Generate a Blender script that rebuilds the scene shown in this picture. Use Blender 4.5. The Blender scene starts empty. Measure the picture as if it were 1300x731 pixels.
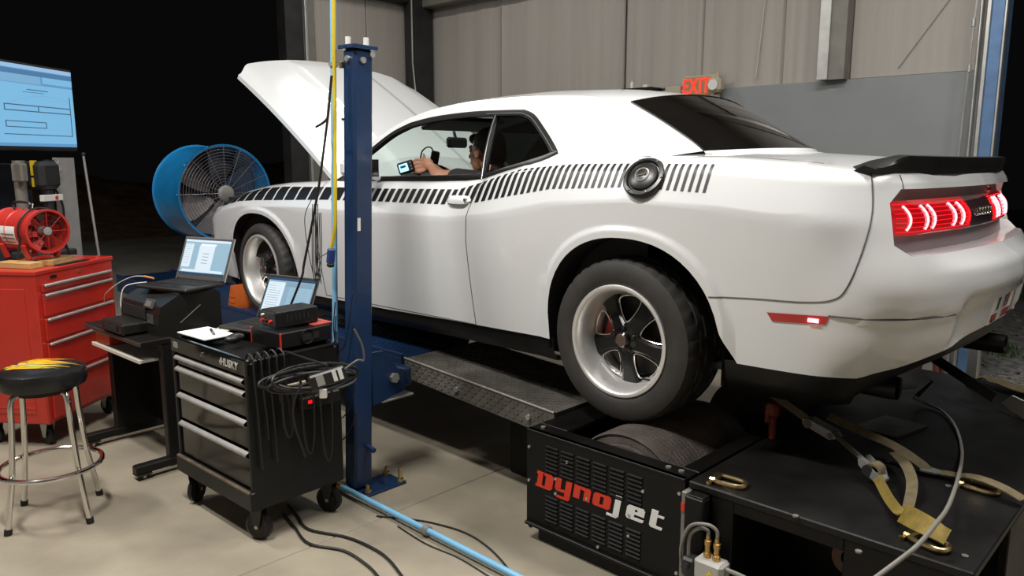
import bpy, bmesh, math, random
from mathutils import Vector, Matrix
R = math.radians
random.seed(7)
scene = bpy.context.scene
COL = scene.collection

# ------------------------------------------------------------------ camera
F_PX = 975.0
CAM = Vector((4.782, -2.488, 1.627))
YAW, PIT = R(43.87), R(9.5)
FW = Vector((-math.sin(YAW) * math.cos(PIT), math.cos(YAW) * math.cos(PIT), -math.sin(PIT)))
RT = Vector((math.cos(YAW), math.sin(YAW), 0))
UP = RT.cross(FW)
cd = bpy.data.cameras.new('camera')
cd.sensor_width = 36.0
cd.lens = F_PX / 1300 * 36
cd.clip_start = 0.05
cd.clip_end = 200
cam = bpy.data.objects.new('camera', cd)
COL.objects.link(cam)
mw = Matrix((RT, UP, -FW)).transposed().to_4x4()
mw.translation = CAM
cam.matrix_world = mw
scene.camera = cam

def ray(u, v):
    return FW + RT * ((u - 650) / F_PX) + UP * ((365.5 - v) / F_PX)
def px(u, v, ax, val):
    d = ray(u, v)
    return CAM + d * ((val - CAM[ax]) / d[ax])

# ------------------------------------------------------------------ world + lights + exposure
w = bpy.data.worlds.new('night')
scene.world = w
w.use_nodes = True
w.node_tree.nodes['Background'].inputs[0].default_value = (0.8, 0.8, 0.85, 1)
w.node_tree.nodes['Background'].inputs[1].default_value = 0.003
scene.view_settings.view_transform = 'Standard'
scene.view_settings.look = 'None'
scene.view_settings.exposure = 0.0
scene.view_settings.gamma = 1.0
scene.view_settings.use_curve_mapping = False

def area(name, loc, sx, sy, power, col, rot=(0, 0, 0)):
    l = bpy.data.lights.new(name, 'AREA')
    l.shape = 'RECTANGLE'
    l.size, l.size_y = sx, sy
    l.energy = power
    l.color = col
    o = bpy.data.objects.new(name, l)
    COL.objects.link(o)
    o.location = loc
    o.rotation_euler = rot
    return o
WARM = (1.0, 0.97, 0.92)
LAMPS = [((2.45, -2.0, 4.55), 165), ((3.4, 0.7, 4.55), 80), ((-0.2, -2.6, 4.55), 125), ((-0.9, 1.7, 4.55), 45), ((5.7, 0.9, 4.55), 95)]
for (p, e) in LAMPS:
    area('lamp_ceiling_offscreen', (p[0], p[1], p[2] - 0.09), 1.2, 0.22, e, WARM)

# ------------------------------------------------------------------ helpers
class G:
    """collects shapes, builds one mesh object"""
    def __init__(s):
        s.v = []; s.f = []
    def add(s, vs, fs):
        n = len(s.v)
        s.v += [tuple(p) for p in vs]
        s.f += [tuple(i + n for i in f) for f in fs]
        return s
    def box(s, c, size, rot=None, b=0.0):
        hx, hy, hz = size[0] / 2, size[1] / 2, size[2] / 2
        c = Vector(c)
        if rot is None: m = Matrix.Identity(3)
        elif isinstance(rot, (int, float)): m = Matrix.Rotation(rot, 3, 'Z')
        else: m = rot
        if b <= 0:
            vs = [c + m @ Vector((x * hx, y * hy, z * hz)) for x in (-1, 1) for y in (-1, 1) for z in (-1, 1)]
            return s.add(vs, [(0, 1, 3, 2), (4, 6, 7, 5), (0, 4, 5, 1), (2, 3, 7, 6), (0, 2, 6, 4), (1, 5, 7, 3)])
        b = min(b, hx * .95, hy * .95, hz * .95)
        vs = []; idx = {}
        for x in (-1, 1):
            for y in (-1, 1):
                for z in (-1, 1):
                    for a in range(3):
                        d = [hx - b, hy - b, hz - b]
                        d[a] += b
                        idx[(x, y, z, a)] = len(vs)
                        vs.append(c + m @ Vector((x * d[0], y * d[1], z * d[2])))
        fs = []
        sg = (-1, 1)
        for a in range(3):
            o1, o2 = [k for k in range(3) if k != a]
            for q in sg:
                loop = []
                for (p, r) in ((-1, -1), (1, -1), (1, 1), (-1, 1)):
                    t = [0, 0, 0]; t[a] = q; t[o1] = p; t[o2] = r
                    loop.append(idx[(t[0], t[1], t[2], a)])
                fs.append(tuple(loop))
        for a in range(3):
            o1, o2 = [k for k in range(3) if k != a]
            for p in sg:
                for r in sg:
                    k = []
                    for (q, face) in ((-1, o1), (1, o1), (1, o2), (-1, o2)):
                        t = [0, 0, 0]; t[a] = q; t[o1] = p; t[o2] = r
                        k.append(idx[(t[0], t[1], t[2], face)])
                    fs.append(tuple(k))
        for x in sg:
            for y in sg:
                for z in sg:
                    fs.append((idx[(x, y, z, 0)], idx[(x, y, z, 1)], idx[(x, y, z, 2)]))
        return s.add(vs, fs)
    def cyl(s, p0, p1, r0, r1=None, n=16, caps=True):
        p0, p1 = Vector(p0), Vector(p1)
        r1 = r0 if r1 is None else r1
        d = (p1 - p0).normalized()
        a = d.orthogonal().normalized(); b = d.cross(a)
        vs = []
        for (p, r) in ((p0, r0), (p1, r1)):
            vs += [p + (a * math.cos(2 * math.pi * k / n) + b * math.sin(2 * math.pi * k / n)) * r for k in range(n)]
        fs = [(k, (k + 1) % n, n + (k + 1) % n, n + k) for k in range(n)]
        if caps: fs += [tuple(range(n))[::-1], tuple(range(n, 2 * n))]
        return s.add(vs, fs)
    def tube(s, pts, r, n=8, closed=False, rs=None):
        pts = [Vector(p) for p in pts]
        m = len(pts)
        vs = []; prev = None
        for i, p in enumerate(pts):
            if closed: d = pts[(i + 1) % m] - pts[i - 1]
            else: d = pts[min(i + 1, m - 1)] - pts[max(i - 1, 0)]
            d.normalize()
            if prev is None: a = d.orthogonal().normalized()
            else:
                a = prev - d * prev.dot(d)
                a = a.normalized() if a.length > 1e-6 else d.orthogonal().normalized()
            prev = a
            b = d.cross(a)
            rr = rs[i] if rs else r
            vs += [p + (a * math.cos(2 * math.pi * k / n) + b * math.sin(2 * math.pi * k / n)) * rr for k in range(n)]
        fs = []
        for i in range(m if closed else m - 1):
            j = (i + 1) % m
            fs += [(i * n + k, i * n + (k + 1) % n, j * n + (k + 1) % n, j * n + k) for k in range(n)]
        if not closed: fs += [tuple(range(n))[::-1], tuple(range((m - 1) * n, m * n))]
        return s.add(vs, fs)
    def band(s, pts, width, thick, side):
        """flat webbing along pts; side(i) gives the width direction"""
        pts = [Vector(p) for p in pts]
        vs = []
        m = len(pts)
        for i, p in enumerate(pts):
            d = (pts[min(i + 1, m - 1)] - pts[max(i - 1, 0)]).normalized()
            a = Vector(side(i / (m - 1))); a = (a - d * a.dot(d)).normalized()
            nn = d.cross(a)
            for (x, y) in ((-1, -1), (1, -1), (1, 1), (-1, 1)):
                vs.append(p + a * (x * width / 2) + nn * (y * thick / 2))
        fs = []
        for i in range(m - 1):
            for k in range(4):
                fs.append((i * 4 + k, i * 4 + (k + 1) % 4, i * 4 + 4 + (k + 1) % 4, i * 4 + 4 + k))
        fs += [(3, 2, 1, 0), (4 * m - 4, 4 * m - 3, 4 * m - 2, 4 * m - 1)]
        return s.add(vs, fs)
    def lathe(s, prof, c=(0, 0, 0), ax=(0, 0, 1), n=32, mod=None):
        """prof: list of (radius, height along axis)"""
        ax = Vector(ax).normalized(); c = Vector(c)
        a = ax.orthogonal().normalized()
        if abs(ax.y) > .99: a = Vector((1, 0, 0))
        b = ax.cross(a)
        vs = []
        for i, (r, h) in enumerate(prof):
            for k in range(n):
                t = 2 * math.pi * k / n
                rr = r + (mod(i, k) if mod else 0)
                vs.append(c + ax * h + (a * math.cos(t) + b * math.sin(t)) * rr)
        fs = []
        for i in range(len(prof) - 1):
            fs += [(i * n + k, i * n + (k + 1) % n, (i + 1) * n + (k + 1) % n, (i + 1) * n + k) for k in range(n)]
        return s.add(vs, fs)
    def prism(s, poly, o, ex, ey, ez, depth):
        """poly in (a,b) -> o + a*ex + b*ey, extruded by depth along ez"""
        o, ex, ey, ez = Vector(o), Vector(ex), Vector(ey), Vector(ez)
        n = len(poly)
        vs = [o + ex * a + ey * b for a, b in poly] + [o + ex * a + ey * b + ez * depth for a, b in poly]
        fs = [tuple(range(n))[::-1], tuple(range(n, 2 * n))]
        fs += [(k, (k + 1) % n, n + (k + 1) % n, n + k) for k in range(n)]
        return s.add(vs, fs)
    def sphere(s, c, r, n=12, m=8):
        c = Vector(c)
        rad = r if isinstance(r, (tuple, list)) else (r, r, r)
        vs = [c + Vector((0, 0, rad[2]))]
        for i in range(1, m):
            t = math.pi * i / m
            vs += [c + Vector((rad[0] * math.sin(t) * math.cos(2 * math.pi * k / n), rad[1] * math.sin(t) * math.sin(2 * math.pi * k / n), rad[2] * math.cos(t))) for k in range(n)]
        vs.append(c - Vector((0, 0, rad[2])))
        fs = [(0, 1 + k, 1 + (k + 1) % n) for k in range(n)]
        for i in range(m - 2):
            fs += [(1 + i * n + k, 1 + (i + 1) * n + k, 1 + (i + 1) * n + (k + 1) % n, 1 + i * n + (k + 1) % n) for k in range(n)]
        L = len(vs) - 1
        fs += [(L, 1 + (m - 2) * n + (k + 1) % n, 1 + (m - 2) * n + k) for k in range(n)]
        return s.add(vs, fs)
    def grid(s, rows):
        n = len(rows[0])
        vs = [p for r in rows for p in r]
        fs = [(i * n + k, i * n + k + 1, (i + 1) * n + k + 1, (i + 1) * n + k) for i in range(len(rows) - 1) for k in range(n - 1)]
        return s.add(vs, fs)
    def build(s, name, mat, parent=None, loc=None, rotz=0, ang=35, fix=True):
        me = bpy.data.meshes.new(name)
        me.from_pydata(s.v, [], s.f)
        if fix:
            bm = bmesh.new(); bm.from_mesh(me)
            bmesh.ops.recalc_face_normals(bm, faces=bm.faces)
            bm.to_mesh(me); bm.free()
        if ang:
            me.shade_smooth()
            me.set_sharp_from_angle(angle=R(ang))
        me.materials.append(mat)
        o = bpy.data.objects.new(name, me)
        COL.objects.link(o)
        if parent: o.parent = parent
        if loc is not None: o.location = loc
        if rotz: o.rotation_euler = (0, 0, rotz)
        return o

def tag(o, label=None, cat=None, group=None, kind=None):
    if label: o['label'] = label
    if cat: o['category'] = cat
    if group: o['group'] = group
    if kind: o['kind'] = kind
    return o
def thing(name, label, cat, loc=(0, 0, 0), rotz=0, group=None):
    o = bpy.data.objects.new(name, None)
    o.empty_display_size = .05
    COL.objects.link(o)
    o.location = loc
    o.rotation_euler = (0, 0, rotz)
    return tag(o, label, cat, group)
def copy_tree(o, parent=None):
    c = o.copy(); COL.objects.link(c)
    c.parent = parent
    for ch in [q for q in COL.objects if q.parent == o]: copy_tree(ch, c)
    return c
def struct(name, g, mat, parent=None, ang=35):
    o = g.build(name, mat, parent, ang=ang)
    if parent is None: o['kind'] = 'structure'
    return o
def spline(pts, n=8, closed=False):
    P = [Vector(p) for p in pts]
    out = []
    m = len(P)
    for i in range(m if closed else m - 1):
        if closed: a, b, c, d = P[i - 1], P[i], P[(i + 1) % m], P[(i + 2) % m]
        else: a, b, c, d = P[max(i - 1, 0)], P[i], P[i + 1], P[min(i + 2, m - 1)]
        for k in range(n):
            t = k / n
            out.append(0.5 * ((2 * b) + (c - a) * t + (2 * a - 5 * b + 4 * c - d) * t * t + (3 * b - a - 3 * c + d) * t ** 3))
    if not closed: out.append(P[-1])
    return out
def lerp(tab, x):
    if x <= tab[0][0]: return tab[0][1]
    for (a, b), (c, d) in zip(tab, tab[1:]):
        if x <= c: return b + (d - b) * (x - a) / (c - a)
    return tab[-1][1]
def smooth(t):
    t = max(0.0, min(1.0, t)); return t * t * (3 - 2 * t)
def text_mesh(name, body, mat, parent, size, mtx, ext=0.001, bold=0.0, shear=0.0, space=1.0, sx=1.0):
    c = bpy.data.curves.new(name, 'FONT')
    c.body = body; c.size = size; c.extrude = ext; c.offset = bold; c.shear = shear
    c.align_x = 'CENTER'; c.align_y = 'CENTER'; c.space_character = space; c.resolution_u = 3
    t = bpy.data.objects.new(name, c)
    COL.objects.link(t)
    bpy.context.view_layer.update()
    me = bpy.data.meshes.new_from_object(t.evaluated_get(bpy.context.evaluated_depsgraph_get()))
    bpy.data.objects.remove(t)
    me.materials.clear(); me.materials.append(mat)
    me.name = name
    o = bpy.data.objects.new(name, me)
    COL.objects.link(o)
    o.parent = parent
    o.matrix_local = mtx @ Matrix.Diagonal((sx, 1, 1, 1))
    return o
def frame(o, ex, ey):
    ex, ey = Vector(ex).normalized(), Vector(ey).normalized()
    ez = ex.cross(ey)
    m = Matrix((ex, ey, ez)).transposed().to_4x4()
    m.translation = Vector(o)
    return m

# ------------------------------------------------------------------ materials
MATS = {}
def mat(name, col, rough=.5, metal=0.0, var=0.0, vscale=8, bump=0.0, bscale=60, coat=0.0, stretch=None, emit=None, estr=0.0, spec=None, col2=None, detail=4, rvar=0.0):
    if name in MATS: return MATS[name]
    m = bpy.data.materials.new(name); m.use_nodes = True
    nt = m.node_tree; N = nt.nodes; L = nt.links
    p = N['Principled BSDF']
    p.inputs['Base Color'].default_value = (*col, 1)
    p.inputs['Roughness'].default_value = rough
    p.inputs['Metallic'].default_value = metal
    if coat:
        p.inputs['Coat Weight'].default_value = coat
        p.inputs['Coat Roughness'].default_value = .06
    if spec is not None: p.inputs['Specular IOR Level'].default_value = spec
    if emit:
        p.inputs['Emission Color'].default_value = (*emit, 1)
        p.inputs['Emission Strength'].default_value = estr
    tc = N.new('ShaderNodeTexCoord')
    mp = N.new('ShaderNodeMapping')
    L.new(tc.outputs['Object'], mp.inputs[0])
    if stretch: mp.inputs['Scale'].default_value = stretch
    if var or col2:
        nz = N.new('ShaderNodeTexNoise')
        nz.inputs['Scale'].default_value = vscale
        nz.inputs['Detail'].default_value = detail
        L.new(mp.outputs[0], nz.inputs[0])
        mx = N.new('ShaderNodeMix'); mx.data_type = 'RGBA'
        rp = N.new('ShaderNodeMapRange')
        rp.inputs[1].default_value = .32; rp.inputs[2].default_value = .68
        L.new(nz.outputs['Fac'], rp.inputs[0])
        L.new(rp.outputs[0], mx.inputs[0])
        c2 = col2 if col2 else tuple(min(1, c * (1 + var)) for c in col)
        c1 = col if col2 else tuple(c * (1 - var) for c in col)
        mx.inputs[6].default_value = (*c1, 1); mx.inputs[7].default_value = (*c2, 1)
        L.new(mx.outputs[2], p.inputs['Base Color'])
        if rvar:
            rr = N.new('ShaderNodeMapRange')
            rr.inputs[3].default_value = rough - rvar; rr.inputs[4].default_value = rough + rvar
            L.new(nz.outputs['Fac'], rr.inputs[0]); L.new(rr.outputs[0], p.inputs['Roughness'])
    if bump:
        nb = N.new('ShaderNodeTexNoise')
        nb.inputs['Scale'].default_value = bscale
        nb.inputs['Detail'].default_value = 5
        L.new(mp.outputs[0], nb.inputs[0])
        bp = N.new('ShaderNodeBump')
        bp.inputs['Strength'].default_value = bump
        bp.inputs['Distance'].default_value = .01
        L.new(nb.outputs['Fac'], bp.inputs['Height'])
        L.new(bp.outputs[0], p.inputs['Normal'])
    MATS[name] = m
    return m
def glass(name, tint, refl=.045, rough=.02):
    m = bpy.data.materials.new(name); m.use_nodes = True
    nt = m.node_tree; N = nt.nodes; L = nt.links
    N.remove(N['Principled BSDF'])
    out = N['Material Output']
    tr = N.new('ShaderNodeBsdfTransparent'); tr.inputs[0].default_value = (*tint, 1)
    gl = N.new('ShaderNodeBsdfGlossy'); gl.inputs['Roughness'].default_value = rough
    fr = N.new('ShaderNodeLayerWeight'); fr.inputs[0].default_value = .5
    pw = N.new('ShaderNodeMath'); pw.operation = 'POWER'; pw.inputs[1].default_value = 4.0
    L.new(fr.outputs['Facing'], pw.inputs[0])
    ma = N.new('ShaderNodeMath'); ma.operation = 'MULTIPLY_ADD'; ma.inputs[1].default_value = .9; ma.inputs[2].default_value = refl
    L.new(pw.outputs[0], ma.inputs[0])
    mx = N.new('ShaderNodeMixShader')
    L.new(ma.outputs[0], mx.inputs[0]); L.new(tr.outputs[0], mx.inputs[1]); L.new(gl.outputs[0], mx.inputs[2])
    L.new(mx.outputs[0], out.inputs[0])
    MATS[name] = m
    return m
def emis(name, col, s):
    m = bpy.data.materials.new(name); m.use_nodes = True
    nt = m.node_tree; N = nt.nodes
    p = N['Principled BSDF']
    p.inputs['Base Color'].default_value = (col[0] * .2, col[1] * .2, col[2] * .2, 1)
    p.inputs['Roughness'].default_value = .3
    p.inputs['Emission Color'].default_value = (*col, 1)
    p.inputs['Emission Strength'].default_value = s
    MATS[name] = m
    return m
concrete = mat('concrete', (.285, .25, .19), .55, var=.24, vscale=1.9, bump=.12, bscale=35, rvar=.12, detail=8)
joint = mat('joint_dirt', (.20, .175, .14), .9)
apron_m = mat('apron_concrete', (.36, .34, .30), .85, var=.2, vscale=1.2, bump=.2, bscale=30)
gravel_m = mat('gravel', (.14, .135, .125), .9, col2=(.36, .355, .34), vscale=14, bump=1.0, bscale=22, detail=8)
earth_m = mat('earth', (.26, .16, .085), .95, var=.4, vscale=3, bump=1, bscale=6)
liner = mat('wall_liner', (.36, .335, .305), .55, var=.05, vscale=3, bump=.30, bscale=5, stretch=(6, 6, .18))
liner_dark = mat('wall_liner_seam', (.25, .235, .215), .6, var=.06, vscale=4)
wains = mat('wainscot_grey', (.225, .24, .245), .6, var=.04, vscale=3)
steel_dk = mat('dark_steel', (.035, .035, .035), .45, .4, var=.2, vscale=6)
steel_grey = mat('grey_steel', (.20, .19, .17), .5, .2, var=.12, vscale=7)
galv = mat('galvanised', (.50, .50, .48), .38, .7, var=.12, vscale=10)
chrome = mat('chrome', (.75, .73, .70), .12, 1.0)
polished = mat('polished_alloy', (.88, .87, .85), .40, .70, var=.06, vscale=12, rvar=.08)
zinc = mat('yellow_zinc', (.62, .48, .25), .3, 1.0, var=.15, vscale=20)
brass = mat('brass', (.55, .36, .14), .32, 1.0)
blue_jamb = mat('blue_jamb', (.10, .19, .36), .4, .2, var=.15, vscale=9)
paint = mat('white_paint', (.77, .785, .80), .22, coat=.8)
blk_gloss = mat('black_gloss', (.006, .006, .006), .12, coat=.4)
blk_sat = mat('black_satin', (.007, .007, .007), .4, spec=.35, var=.2, vscale=12)
blk_mat = mat('black_matte', (.010, .010, .010), .75)
blk_pl = mat('black_plastic', (.014, .013, .012), .42, var=.15, vscale=20, bump=.05, bscale=200)
stripe_m = mat('stripe_vinyl', (.010, .010, .011), .35)
rubber = mat('tyre_rubber', (.034, .032, .030), .62, var=.2, vscale=10, bump=.06, bscale=90)
dyno_blk = mat('dyno_black', (.0055, .0052, .005), .42, spec=.22, var=.25, vscale=5, bump=.05, bscale=120, rvar=.1)
deck_blk = mat('deck_black', (.0085, .0082, .008), .48, spec=.25, var=.4, vscale=4, bump=.10, bscale=40, rvar=.14)
lift_blue = mat('lift_blue', (.008, .028, .085), .38, var=.18, vscale=5, coat=.2)
pipe_blue = mat('pipe_blue', (.20, .47, .72), .35, var=.06, vscale=6)
fan_blue = mat('fan_blue', (.014, .24, .58), .30, var=.12, vscale=6, coat=.5)
yellow_m = mat('yellow_cord', (.62, .46, .02), .45)
red_cab = mat('red_enamel', (.46, .022, .012), .30, var=.08, vscale=5, coat=.4)
red_pl = mat('red_plastic', (.48, .030, .022), .38, var=.08, vscale=8)
orange_m = mat('orange_plastic', (.62, .13, .02), .5)
wood_m = mat('pine', (.50, .31, .12), .6, var=.2, vscale=10, stretch=(1, 8, 8))
web_m = mat('tan_webbing', (.15, .12, .065), .75, var=.2, vscale=30, bump=.3, bscale=300)
web_y = mat('yellow_webbing', (.20, .14, .022), .7, var=.2, vscale=30, bump=.3, bscale=300)
alu = mat('aluminium', (.55, .53, .52), .38, .6, var=.08, vscale=10)
alu_dull = mat('drawer_pull_alu', (.48, .47, .45), .42, .7, var=.1, vscale=15)
paper = mat('paper', (.80, .80, .78), .7)
white_pl = mat('white_plastic', (.70, .69, .66), .4)
beige_pl = mat('beige_plastic', (.44, .38, .28), .5)
skin = mat('skin', (.40, .19, .115), .5, var=.1, vscale=15)
shirt = mat('black_cotton', (.012, .012, .013), .85, bump=.2, bscale=120)
hair_m = mat('dark_hair', (.014, .011, .009), .7, bump=.5, bscale=150)
red_hook = mat('red_rubber', (.20, .030, .015), .55, var=.15, vscale=20)
grass_m = mat('grass', (.045, .11, .012), .8, var=.4, vscale=10)
tail_panel = mat('tail_panel', (.24, .205, .215), .38, coat=.2)
grey_cable = mat('grey_cable', (.20, .19, .17), .5)
cable_m = mat('black_cable', (.014, .013, .013), .45)
red_paint = mat('red_far_paint', (.35, .02, .03), .5)
# ================================================================== the setting
FLOORX0, FLOORX1, FLOORY0, FLOORY1 = -2.9, 9.0, -6.5, 3.9
fl = struct('floor', G().box(((FLOORX0 + FLOORX1) / 2, (FLOORY0 + FLOORY1) / 2, -.09), (FLOORX1 - FLOORX0, FLOORY1 - FLOORY0, .14)), joint)
xs = [FLOORX0, -1.1, 2.05, 5.2, FLOORX1]
ys = [FLOORY0, -3.3, 0.55, FLOORY1]
for a, b in zip(xs, xs[1:]):
    for c, d in zip(ys, ys[1:]):
        G().box(((a + b) / 2, (c + d) / 2, -.02), (b - a - .005, d - c - .005, .04), b=.004).build('slab', concrete, fl, ang=20)
struct('ground_apron', G().box((-7.5, -1.0, -.08), (9.2, 16, .12)), apron_m)
# dark earth bank beyond the apron
bank = G()
rows = []
for i in range(24):
    x = -12.0 - i * .55
    row = []
    for k in range(60):
        y = -22 + k * .75
        h = 1.5 * smooth((-12.0 - x) / 7.0) * (0.75 + .25 * math.sin(y * .45 + 1) + .1 * math.sin(y * 1.7 + i))
        row.append((x, y, -.03 + h))
    rows.append(row)
bank.grid(rows)
struct('ground_bank', bank, earth_m)
# gravel yard beyond the open door of the far wall
gv = G(); rows = []
for i in range(70):
    y = 3.9 + (i / 69) ** 1.6 * 24
    row = []
    for k in range(60):
        x = -6 + k * .42
        row.append((x, y, -.03 + .012 * math.sin(x * 7 + i) + .03 * math.sin(x * .9 + y * .7)))
    rows.append(row)
gv.grid(rows)
struct('ground_gravel', gv, gravel_m)
# loose stones and weeds on the gravel
st = G()
tufts = [(3.35 + random.random() * .5, 4.9 + random.random() * .7) for k in range(10)]
for k in range(900):
    y = 4.0 + random.random() ** 1.5 * 2.9
    x = 2.0 + random.random() * 3.2
    if any(math.hypot(x - a, y - b) < .34 for a, b in tufts): continue
    r = .012 + random.random() * .02
    st.sphere((x, y, .005 + r * .2), (r, r * .8, r * .6), 5, 3)
o = st.build('loose_stones', mat('pale_stone', (.22, .215, .20), .85, var=.4, vscale=3), ang=0)
tag(o, 'loose pale gravel stones strewn on the yard outside the open door', 'gravel', kind='stuff')
gr = G()
def tuft(x, y, h, n, spread):
    for _ in range(n):
        a = random.random() * 6.28; l = h * (.5 + .5 * random.random())
        bx, by = x + random.gauss(0, spread), y + random.gauss(0, spread * .7)
        dx, dy = math.cos(a) * l * .35, math.sin(a) * l * .35
        wv = Vector((-math.sin(a), math.cos(a), 0)) * .006
        p0 = Vector((bx, by, -.02)); p1 = p0 + Vector((dx * .4, dy * .4, l * .65)); p2 = p0 + Vector((dx, dy, l))
        gr.add([p0 - wv, p0 + wv, p1 + wv * .7, p1 - wv * .7, p2], [(0, 1, 2, 3), (3, 2, 4)])
for k in range(70):
    tuft(1.9 + random.random() * 2.2, 7.75 + random.random() * 2.4, .22, 26, .16)
for a, b in tufts: tuft(a, b, .07, 14, .07)
o = gr.build('grass', grass_m, ang=0, fix=False)
tag(o, 'green grass and weeds growing along the gravel yard', 'grass', kind='stuff')

# ---- far wall (Y = 3.75) : grey wainscot, liner sheets, columns, open door on the right
WY = 3.75
WZ = 2.24
TOP = 4.75
wall = struct('wall_far', G().box((.30, WY + .12, TOP / 2), (6.2, .10, TOP)), liner_dark)
G().box((.30, WY + .03, WZ / 2), (6.2, .06, WZ), b=.004).build('wainscot_panel', wains, wall)
seams = [-2.78, -1.42, .25, 1.10, 1.847, 2.21]
for a, b in zip(seams, seams[1:]):
    g = G()
    n = 26; rows = []
    for i in range(n + 1):
        x = a + .006 + (b - a - .012) * i / n
        t = i / n
        edge = min(t, 1 - t)
        wr = .010 * math.exp(-edge * 9) * math.sin(i * 2.1 + a * 9) + .005 * math.sin(i * .9 + a * 5)
        rows.append([(x, WY + .045 + wr * (1 if z < 3 else .6), z) for z in (WZ + .003, 2.9, 3.6, TOP)])
    g.grid(rows)
    g.build('liner_sheet', liner, wall, ang=60)
G().box((2.83, WY + .055, (WZ + TOP) / 2 + .002), (.86, .02, TOP - WZ - .006), b=.003).build('liner_sheet', liner, wall)
# sheet seams as narrow overlapping laps
for x in seams[1:-1]:
    G().box((x, WY + .035, (WZ + TOP) / 2), (.016, .012, TOP - WZ), b=.003).build('sheet_lap', liner_dark, wall)
G().tube([(1.80, WY + .03, 4.6), (1.62, WY + .03, 2.30)], .006, 6).build('cord', mat('lap_white', (.5, .48, .44), .6), wall)
# steel column with a pale edge
col_w = G().box((2.305, WY - .02, (WZ + TOP) / 2), (.185, .12, TOP - WZ))
struct('trim_1', col_w, steel_grey)
struct('trim_2', G().box((2.235, WY - .09, (WZ + TOP) / 2), (.085, .02, TOP - WZ), b=.003), galv)
# diagonal stay behind the right sheet
struct('trim_3', G().cyl((3.2, WY + .04, 2.95), (2.75, WY + .04, 2.30), .005), mat('stay_grey', (.30, .28, .255), .6))
# dark corner column, conduit, girts
struct('trim_4', G().box((-2.64, WY - .13, TOP / 2), (.20, .26, TOP)), steel_dk)
struct('trim_5', G().tube([(-2.58, WY - .275, 4.6), (-2.58, WY - .275, 2.75), (-2.56, WY - .275, 2.60), (-2.53, WY - .27, 2.3), (-2.53, WY - .27, 1.0)], .010, 8), galv)
struct('trim_6', G().box((-.2, WY - .07, 3.49), (4.75, .15, .20), b=.01), steel_grey)
# end wall (X = -2.8) between the corner and the open door
endw = struct('wall_left', G().box((-2.86, 3.0, TOP / 2), (.10, 1.8, TOP)), liner_dark)
for a, b in ((2.28, 2.97), (2.985, 3.75)):
    G().box((-2.80, (a + b) / 2, TOP / 2), (.02, b - a, TOP - .02), b=.004).build('liner_sheet', liner, endw)
struct('trim_7', G().box((-2.72, 2.9, 3.55), (.16, 1.9, .22), b=.01), steel_dk)
struct('trim_8', G().box((-2.75, 1.97, TOP / 2), (.16, .20, TOP)), steel_dk)
struct('trim_9', G().box((-2.74, 2.17, TOP / 2), (.10, .14, TOP), b=.01), steel_grey)
struct('trim_10', G().box((-2.67, 2.115, TOP / 2), (.03, .03, TOP), b=.004), galv)
# header above the left opening, remaining room shell behind the camera
struct('wall_left_header', G().box((-2.85, -2.2, 4.4), (.10, 8.5, .72)), liner_dark)
struct('wall_far_header', G().box((6.2, WY + .10, 4.4), (5.6, .10, .72)), liner_dark)
struct('wall_right', G().box((9.05, -1.3, TOP / 2), (.10, 10.4, TOP)), liner)
struct('wall_near', G().box((3.0, -6.55, TOP / 2), (12.2, .10, TOP)), liner)
struct('ceiling', G().box((3.0, -1.3, TOP + .05), (12.2, 10.5, .10)), liner)
# ---- jamb of the open door in the far wall
struct('trim_11', G().box((3.405, WY - .01, TOP / 2), (.085, .20, TOP), b=.008), blue_jamb)
struct('trim_12', G().box((3.452, WY - .10, TOP / 2), (.014, .05, TOP), b=.003), galv)
for i, (x, yy, wv) in enumerate(((3.345, .06, .028), (3.305, .09, .014))):
    struct('trim_%d' % (13 + i), G().box((x, WY - yy, TOP / 2), (wv, .06, TOP), b=.004), galv)
g = G().tube(spline([(3.33, WY - .13, 4.6), (3.30, WY - .13, 3.2), (3.27, WY - .13, 2.55), (3.265, WY - .13, 2.3), (3.25, WY - .12, 1.6), (3.24, WY - .12, .3)], 6), .008, 8)
for z in (2.52, 2.22): g.cyl((3.268, WY - .13, z), (3.268, WY - .13, z + .05), .014, n=10)
struct('trim_15', g, galv)
# exit sign with emergency lamp
ex = thing('exit_sign', 'lit red EXIT sign in beige case high on the far wall', 'exit sign', (1.135, WY, 2.26))
G().box((0, -.03, 0), (.33, .06, .20), b=.008).build('sign_case', beige_pl, ex)
G().box((-.02, -.062, 0), (.26, .006, .165), b=.002).build('sign_face', mat('sign_face', (.36, .22, .12), .5), ex)
text_mesh('lettering', 'EXIT', emis('exit_red', (1, .03, .015), 2.0), ex, .185, frame((-.03, -.067, 0), (1, 0, 0), (0, 0, 1)), .002, .002, space=1.12, sx=.66)
hd = G().box((.185, -.10, .0), (.125, .10, .125), b=.025).build('lamp_head', beige_pl, ex)
G().cyl((.185, -.152, .0), (.185, -.156, .0), .045, n=16).build('lens', white_pl, hd)
G().box((.17, -.05, -.10), (.05, .05, .06), b=.008).cyl((.17, -.04, .07), (.17, -.04, .12), .014).build('bracket', beige_pl, ex)
eb = thing('wall_box', 'small beige electrical box on the wall beside the exit sign', 'electrical box', (.86, WY, 2.235))
G().box((0, -.03, 0), (.16, .06, .09), b=.008).build('case', beige_pl, eb)
G().box((.10, -.02, 0), (.06, .03, .03), b=.004).build('conduit', galv, eb)
sh = thing('wall_shelf', 'black wall shelf on the far wall left of the exit sign', 'shelf', (.56, WY - .10, 2.265))
G().box((0, 0, 0), (.34, .20, .025), b=.004).build('shelf_board', blk_sat, sh)
for x in (-.13, .13): G().prism([(0, 0), (0, -.14), (.015, -.14), (.15, -.012), (.15, 0)], (x, .10, -.012), (0, -1, 0), (0, 0, 1), (1, 0, 0), .015).build('bracket', blk_sat, sh)
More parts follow.
